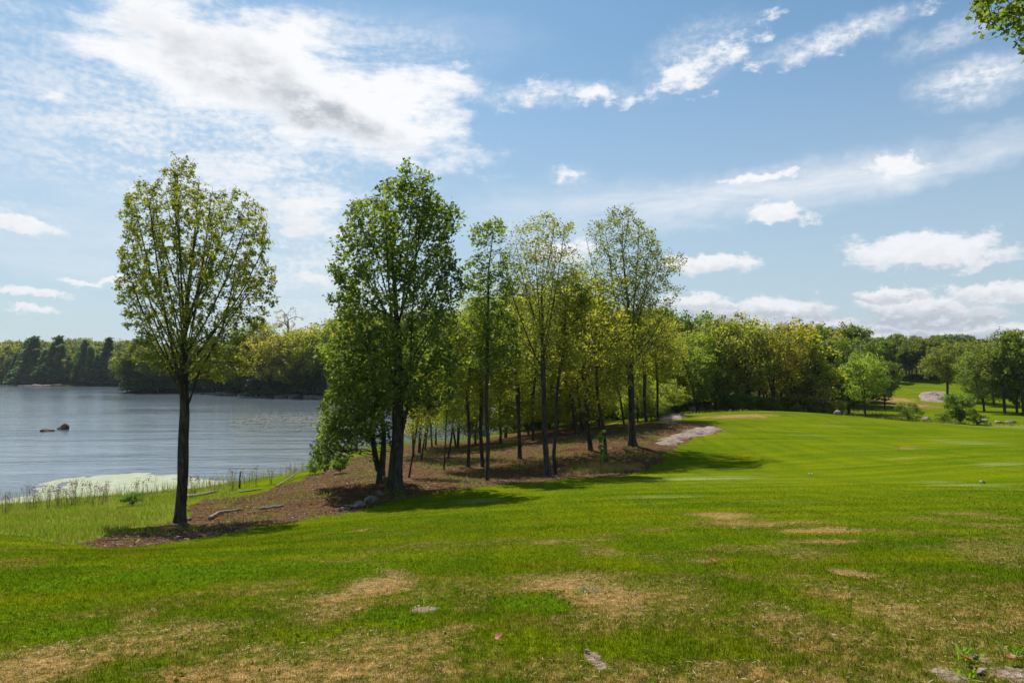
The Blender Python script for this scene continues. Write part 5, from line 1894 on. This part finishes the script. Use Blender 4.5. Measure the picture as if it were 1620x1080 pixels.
# ------------------------------------------------------------------ duckweed mat and lily pads
def mat_on_water():
    m, g, out = mat('duckweed')
    pos = g.add('ShaderNodeNewGeometry').outputs['Position']
    n = g.noise(pos, 1.2, 6, .7)
    col = g.mix(g.ramp(n, .35, .7), (0.19, 0.23, 0.10, 1), (0.31, 0.33, 0.19, 1))
    s = g.add('ShaderNodeBsdfPrincipled')
    g.put(s.inputs['Base Color'], col)
    s.inputs['Roughness'].default_value = .55
    g.l.new(s.outputs[0], out.inputs[0])
    return m


def duckweed():
    poly = np.array([W(-40, 796), W(0, 786), (W(40, 782)), W(48, 774), W(70, 764), W(110, 757), W(170, 751), W(230, 748), W(290, 751), (W(330, 757)), W(350, 762), W(352, 772), W(310, 790), W(200, 800), W(100, 806), W(-20, 812)])
    n = 240000
    r_ = np.random.default_rng(3)
    x = r_.uniform(poly[:, 0].min(), poly[:, 0].max(), n)
    y = r_.uniform(poly[:, 1].min() - 1, poly[:, 1].max(), n)
    s = -sdist(x, y, poly)
    s2 = -sdist(x, y, LAKE)
    nz = fbm(x / 2.2, y / 2.2, 4, 61) - .5
    k = (s + nz * 3.0 > r_.random(n) * 1.2) & (s2 > -.1) & ((fbm(x * 1.2, y * .6, 3, 88) < .60) | (s > 1.5))
    x, y = x[k], y[k]
    n = len(x)
    c = np.stack([x, y, .006 + .004 * r_.random(n)], -1)
    r = .05 + .10 * r_.random(n)
    a0 = r_.random(n) * 6.28
    kk = 6
    an = np.arange(kk) * 2 * math.pi / kk
    V = c[:, None] + np.stack([np.cos(an[None] + a0[:, None]) * r[:, None] * r_.uniform(.8, 1.2, (n, kk)), np.sin(an[None] + a0[:, None]) * r[:, None] * r_.uniform(.8, 1.2, (n, kk)), np.zeros((n, kk))], -1)
    f = np.arange(n * kk).reshape(n, kk)
    me = mesh_np('duckweed', V.reshape(-1, 3), f, kk, [mat_on_water()])
    tag(link('duckweed', me), 'pale yellow green duckweed mat floating along the near shore', None, None, 'stuff')


duckweed()


def lilies():
    r_ = np.random.default_rng(4)
    n = 5200
    px = r_.uniform(365, 560, n)
    py = 590 + 75 + r_.normal(0, 1, n) * 6.5 + (px - 450) * .0
    k = fbm(px / 22, py / 2.5, 3, 4) > .45
    px, py = px[k], py[k]
    pts = np.array([W(a, b) for a, b in zip(px, py)])
    x, y = pts[:, 0], pts[:, 1]
    n = len(x)
    r = .09 + .13 * r_.random(n)
    kk = 7
    an = np.linspace(.25, 2 * math.pi - .25, kk)
    a0 = r_.random(n) * 6.28
    tilt = r_.normal(0, .22, n)
    cx = np.cos(an[None] + a0[:, None]) * r[:, None]
    cy = np.sin(an[None] + a0[:, None]) * r[:, None]
    V = np.stack([x[:, None] + cx, y[:, None] + cy, .03 + np.abs(cx * tilt[:, None])], -1)
    f = np.arange(n * kk).reshape(n, kk)
    m = plain_mat('lily_leaf', (0.030, 0.045, 0.022), .4, .7)
    me = mesh_np('lily_pads', V.reshape(-1, 3), f, kk, [m])
    tag(link('lily_pads', me), 'floating lily pads in dark bands on the lake beside the basswood', None, None, 'stuff')


lilies()

# ------------------------------------------------------------------ small things on the lawn
M_WHITE = plain_mat('painted_white', (0.72, 0.72, 0.68), .08, .5)
M_DARK = plain_mat('dark_plastic', (0.03, 0.03, 0.03), .2, .5)


def tube(name, pts, r, m, k=8):
    pts = np.array(pts, dtype=float)
    T = np.gradient(pts, axis=0)
    T /= np.linalg.norm(T, axis=1)[:, None]
    ref = np.array([0.3, .9, 0.1])
    u = np.cross(T, ref)
    u /= np.linalg.norm(u, axis=1)[:, None]
    v = np.cross(T, u)
    an = np.arange(k) * 2 * math.pi / k
    r = np.broadcast_to(np.asarray(r, dtype=float), (len(pts),))
    ring = pts[:, None] + u[:, None] * (np.cos(an)[None] * r[:, None])[..., None] + v[:, None] * (np.sin(an)[None] * r[:, None])[..., None]
    n = len(pts)
    idx = np.arange(n * k).reshape(n, k)
    nx = np.roll(idx, -1, 1)
    q = np.stack([idx[:-1], nx[:-1], nx[1:], idx[1:]], -1).reshape(-1, 4)
    return mesh_np(name, ring.reshape(-1, 3), [q, np.array([idx[0][::-1], idx[-1]])], 4, [m], None, True)


def marker(px, py, label, white, off):
    g3 = G(px, py)
    t = empty('lawn_marker', (g3[0] + off, g3[1], g3[2]), label, 'marker', 'small markers on the lawn')
    link('stake', tube('stake', [(0, 0, -.05), (0, 0, .05)], .008, M_DARK), t)
    link('cap', tube('cap', [(0, 0, .05), (0, 0, .053), (0, 0, .10), (0, 0, .11)], [.02, .035, .035, .015], M_WHITE if white else M_DARK, 10), t)


marker(1280, 752, 'left white capped marker of the pair on the middle of the lawn', True, 0)
marker(1284, 752, 'right white capped marker of the pair on the middle of the lawn', True, .02)
marker(1552, 765, 'white capped marker on the lawn near the right edge', True, 0)
marker(1556, 766, 'dark capped marker beside the white one on the lawn near the right edge', False, .02)

# fallen leaves
M_FALL = leaf_mat('fallen_leaf', (0.350, 0.120, 0.050, 1), (0.480, 0.190, 0.090, 1), (.5, .2, .08, 1), .3)


def leaf_on_grass(px, py, s, label, seed):
    r_ = np.random.default_rng(seed)
    g3 = G(px, py)
    k = 15
    an = np.linspace(0, 2 * math.pi, k, endpoint=False)
    rr = s / 2 * (.62 + .38 * np.abs(np.cos(an * 2.5)))
    x, y = np.cos(an) * rr, np.sin(an) * rr
    z = .35 * (x * x) / s + .15 * y + .02
    V = np.concatenate([np.stack([x, y, z], -1), [[0, 0, .01]], np.stack([x, y, z - .002], -1)[::-1], [[0, 0, .008]]])
    f = [[i, (i + 1) % k, k] for i in range(k)] + [[k + 1 + i, k + 1 + (i + 1) % k, 2 * k + 1] for i in range(k)]
    o = link('fallen_leaf', mesh_np('fallen_leaf', V, np.array(f), 3, [M_FALL], {'tint': np.full(len(V), r_.random())}))
    o.location = (g3[0], g3[1], g3[2] + .03)
    o.rotation_euler = (r_.uniform(-.3, .5), r_.uniform(-.3, .3), r_.uniform(0, 6))
    tag(o, label, 'leaf', 'fallen leaves on the grass')


leaf_on_grass(791, 1017, .06, 'reddish fallen leaf lying alone on the near grass, bottom centre', 1)
leaf_on_grass(1530, 1054, .06, 'orange brown fallen leaf at the foot of the broad bladed grass clump, bottom right', 2)
leaf_on_grass(1600, 1052, .055, 'red and cream fallen leaf at the far bottom right corner', 3)
leaf_on_grass(1127, 892, .09, 'pale orange fallen leaf on the darker grass, centre right', 4)
leaf_on_grass(612, 942, .05, 'pinkish fallen leaf on the orange dry patch', 5)
_st = [(1193, 995, .045, 'tiny white stone in the dry grass, bottom right of centre'), (697, 1062, .05, 'small cream stone in the near dry grass, bottom left of centre'),
       (929, 1033, .075, 'whitish stone in the small bare hole near the bottom'), (1544, 1042, .08, 'whitish stone right of the broad bladed grass clump'), (1552, 1066, .11, 'flat cream stone below the broad bladed grass clump'),
       (1005, 942, .06, 'small pale stone at the right end of the large dry patch')]
for i, (px, py, w, lab) in enumerate(_st):
    rock('stone', lab, px, py, w * .6, w * .2, M_ROCK, 'small stones in the turf', sink=.35, cat='stone', seed=120 + i, zoff=.012, rz=i)


def clump(px, py, n, h, w, label, col, seed, spread=.12, name='grass_clump'):
    r_ = np.random.default_rng(seed)
    g3 = G(px, py)
    Vs, Q, T3 = [], [], []
    off = 0
    for i in range(n):
        b = r_.normal(0, spread * .4, 2)
        a = r_.uniform(0, 6.28)
        L = h * r_.uniform(.6, 1.1)
        out = L * r_.uniform(.3, .9)
        ww = w * r_.uniform(.7, 1.2)
        side = np.array([-math.sin(a), math.cos(a), 0])
        dirn = np.array([math.cos(a), math.sin(a), 0])
        for j in range(5):
            t = j / 4
            c = np.array([b[0], b[1], 0]) + dirn * out * t ** 1.5 + np.array([0, 0, L * (t - .35 * t * t)])
            wj = ww * (1 - t) ** .6 * (.6 + t * .8 if t < .5 else 1)
            Vs += [c - side * wj / 2, c + side * wj / 2]
        for j in range(4):
            Q.append([off + 2 * j, off + 2 * j + 1, off + 2 * j + 3, off + 2 * j + 2])
        off += 10
    o = link(name, mesh_np(name, np.array(Vs), np.array(Q), 4, [col], {'tint': r_.random(off)}))
    o.location = g3
    tag(o, label, 'plant', 'plants growing in the turf')


M_CRAB = leaf_mat('broad_blades', (0.110, 0.230, 0.012, 1), (0.190, 0.330, 0.020, 1), (0.300, 0.480, 0.030, 1), .45)
M_BLUE = leaf_mat('blue_green_blades', (0.120, 0.170, 0.080, 1), (0.300, 0.350, 0.210, 1), (.3, .35, .2, 1), .3)
clump(1536, 1045, 26, .13, .014, 'broad bladed bright green grass clump in the bare soil, bottom right corner', M_CRAB, 1)
clump(1534, 1072, 9, .11, .013, 'small bright green grass clump at the very bottom edge', M_CRAB, 2, .06)
clump(1606, 1040, 14, .10, .012, 'bright green grass clump at the right edge near the bottom', M_CRAB, 3, .05)
clump(932, 938, 34, .07, .018, 'blue grey leafed plant in the large dry patch', M_BLUE, 4, .14)
clump(915, 940, 18, .06, .016, 'darker small leafed plant left of the blue grey one', M_CRAB, 5, .08)
clump(680, 955, 24, .09, .008, 'tuft of longer grass hanging over the gravel hole', M_CRAB, 6, .25)

# ------------------------------------------------------------------ the air
def haze():
    m, g, out = mat('haze_air')
    v = g.add('ShaderNodeVolumePrincipled')
    v.inputs['Color'].default_value = (0.80, 0.88, 1.0, 1)
    v.inputs['Density'].default_value = 0.00009
    v.inputs['Anisotropy'].default_value = 0.3
    g.l.new(v.outputs[0], out.inputs['Volume'])
    x0, x1, y0, y1, z0, z1 = -4600, 4600, -4600, 4600, -6.0, 120.0
    V = np.array([(x, y, z) for z in (z0, z1) for y in (y0, y1) for x in (x0, x1)], dtype=float)
    f = np.array([[0, 2, 3, 1], [4, 5, 7, 6], [0, 1, 5, 4], [2, 6, 7, 3], [0, 4, 6, 2], [1, 3, 7, 5]])
    tag(link('haze', mesh_np('haze', V, f, 4, [m])), 'thin summer haze over the lake', None, None, 'stuff')


haze()
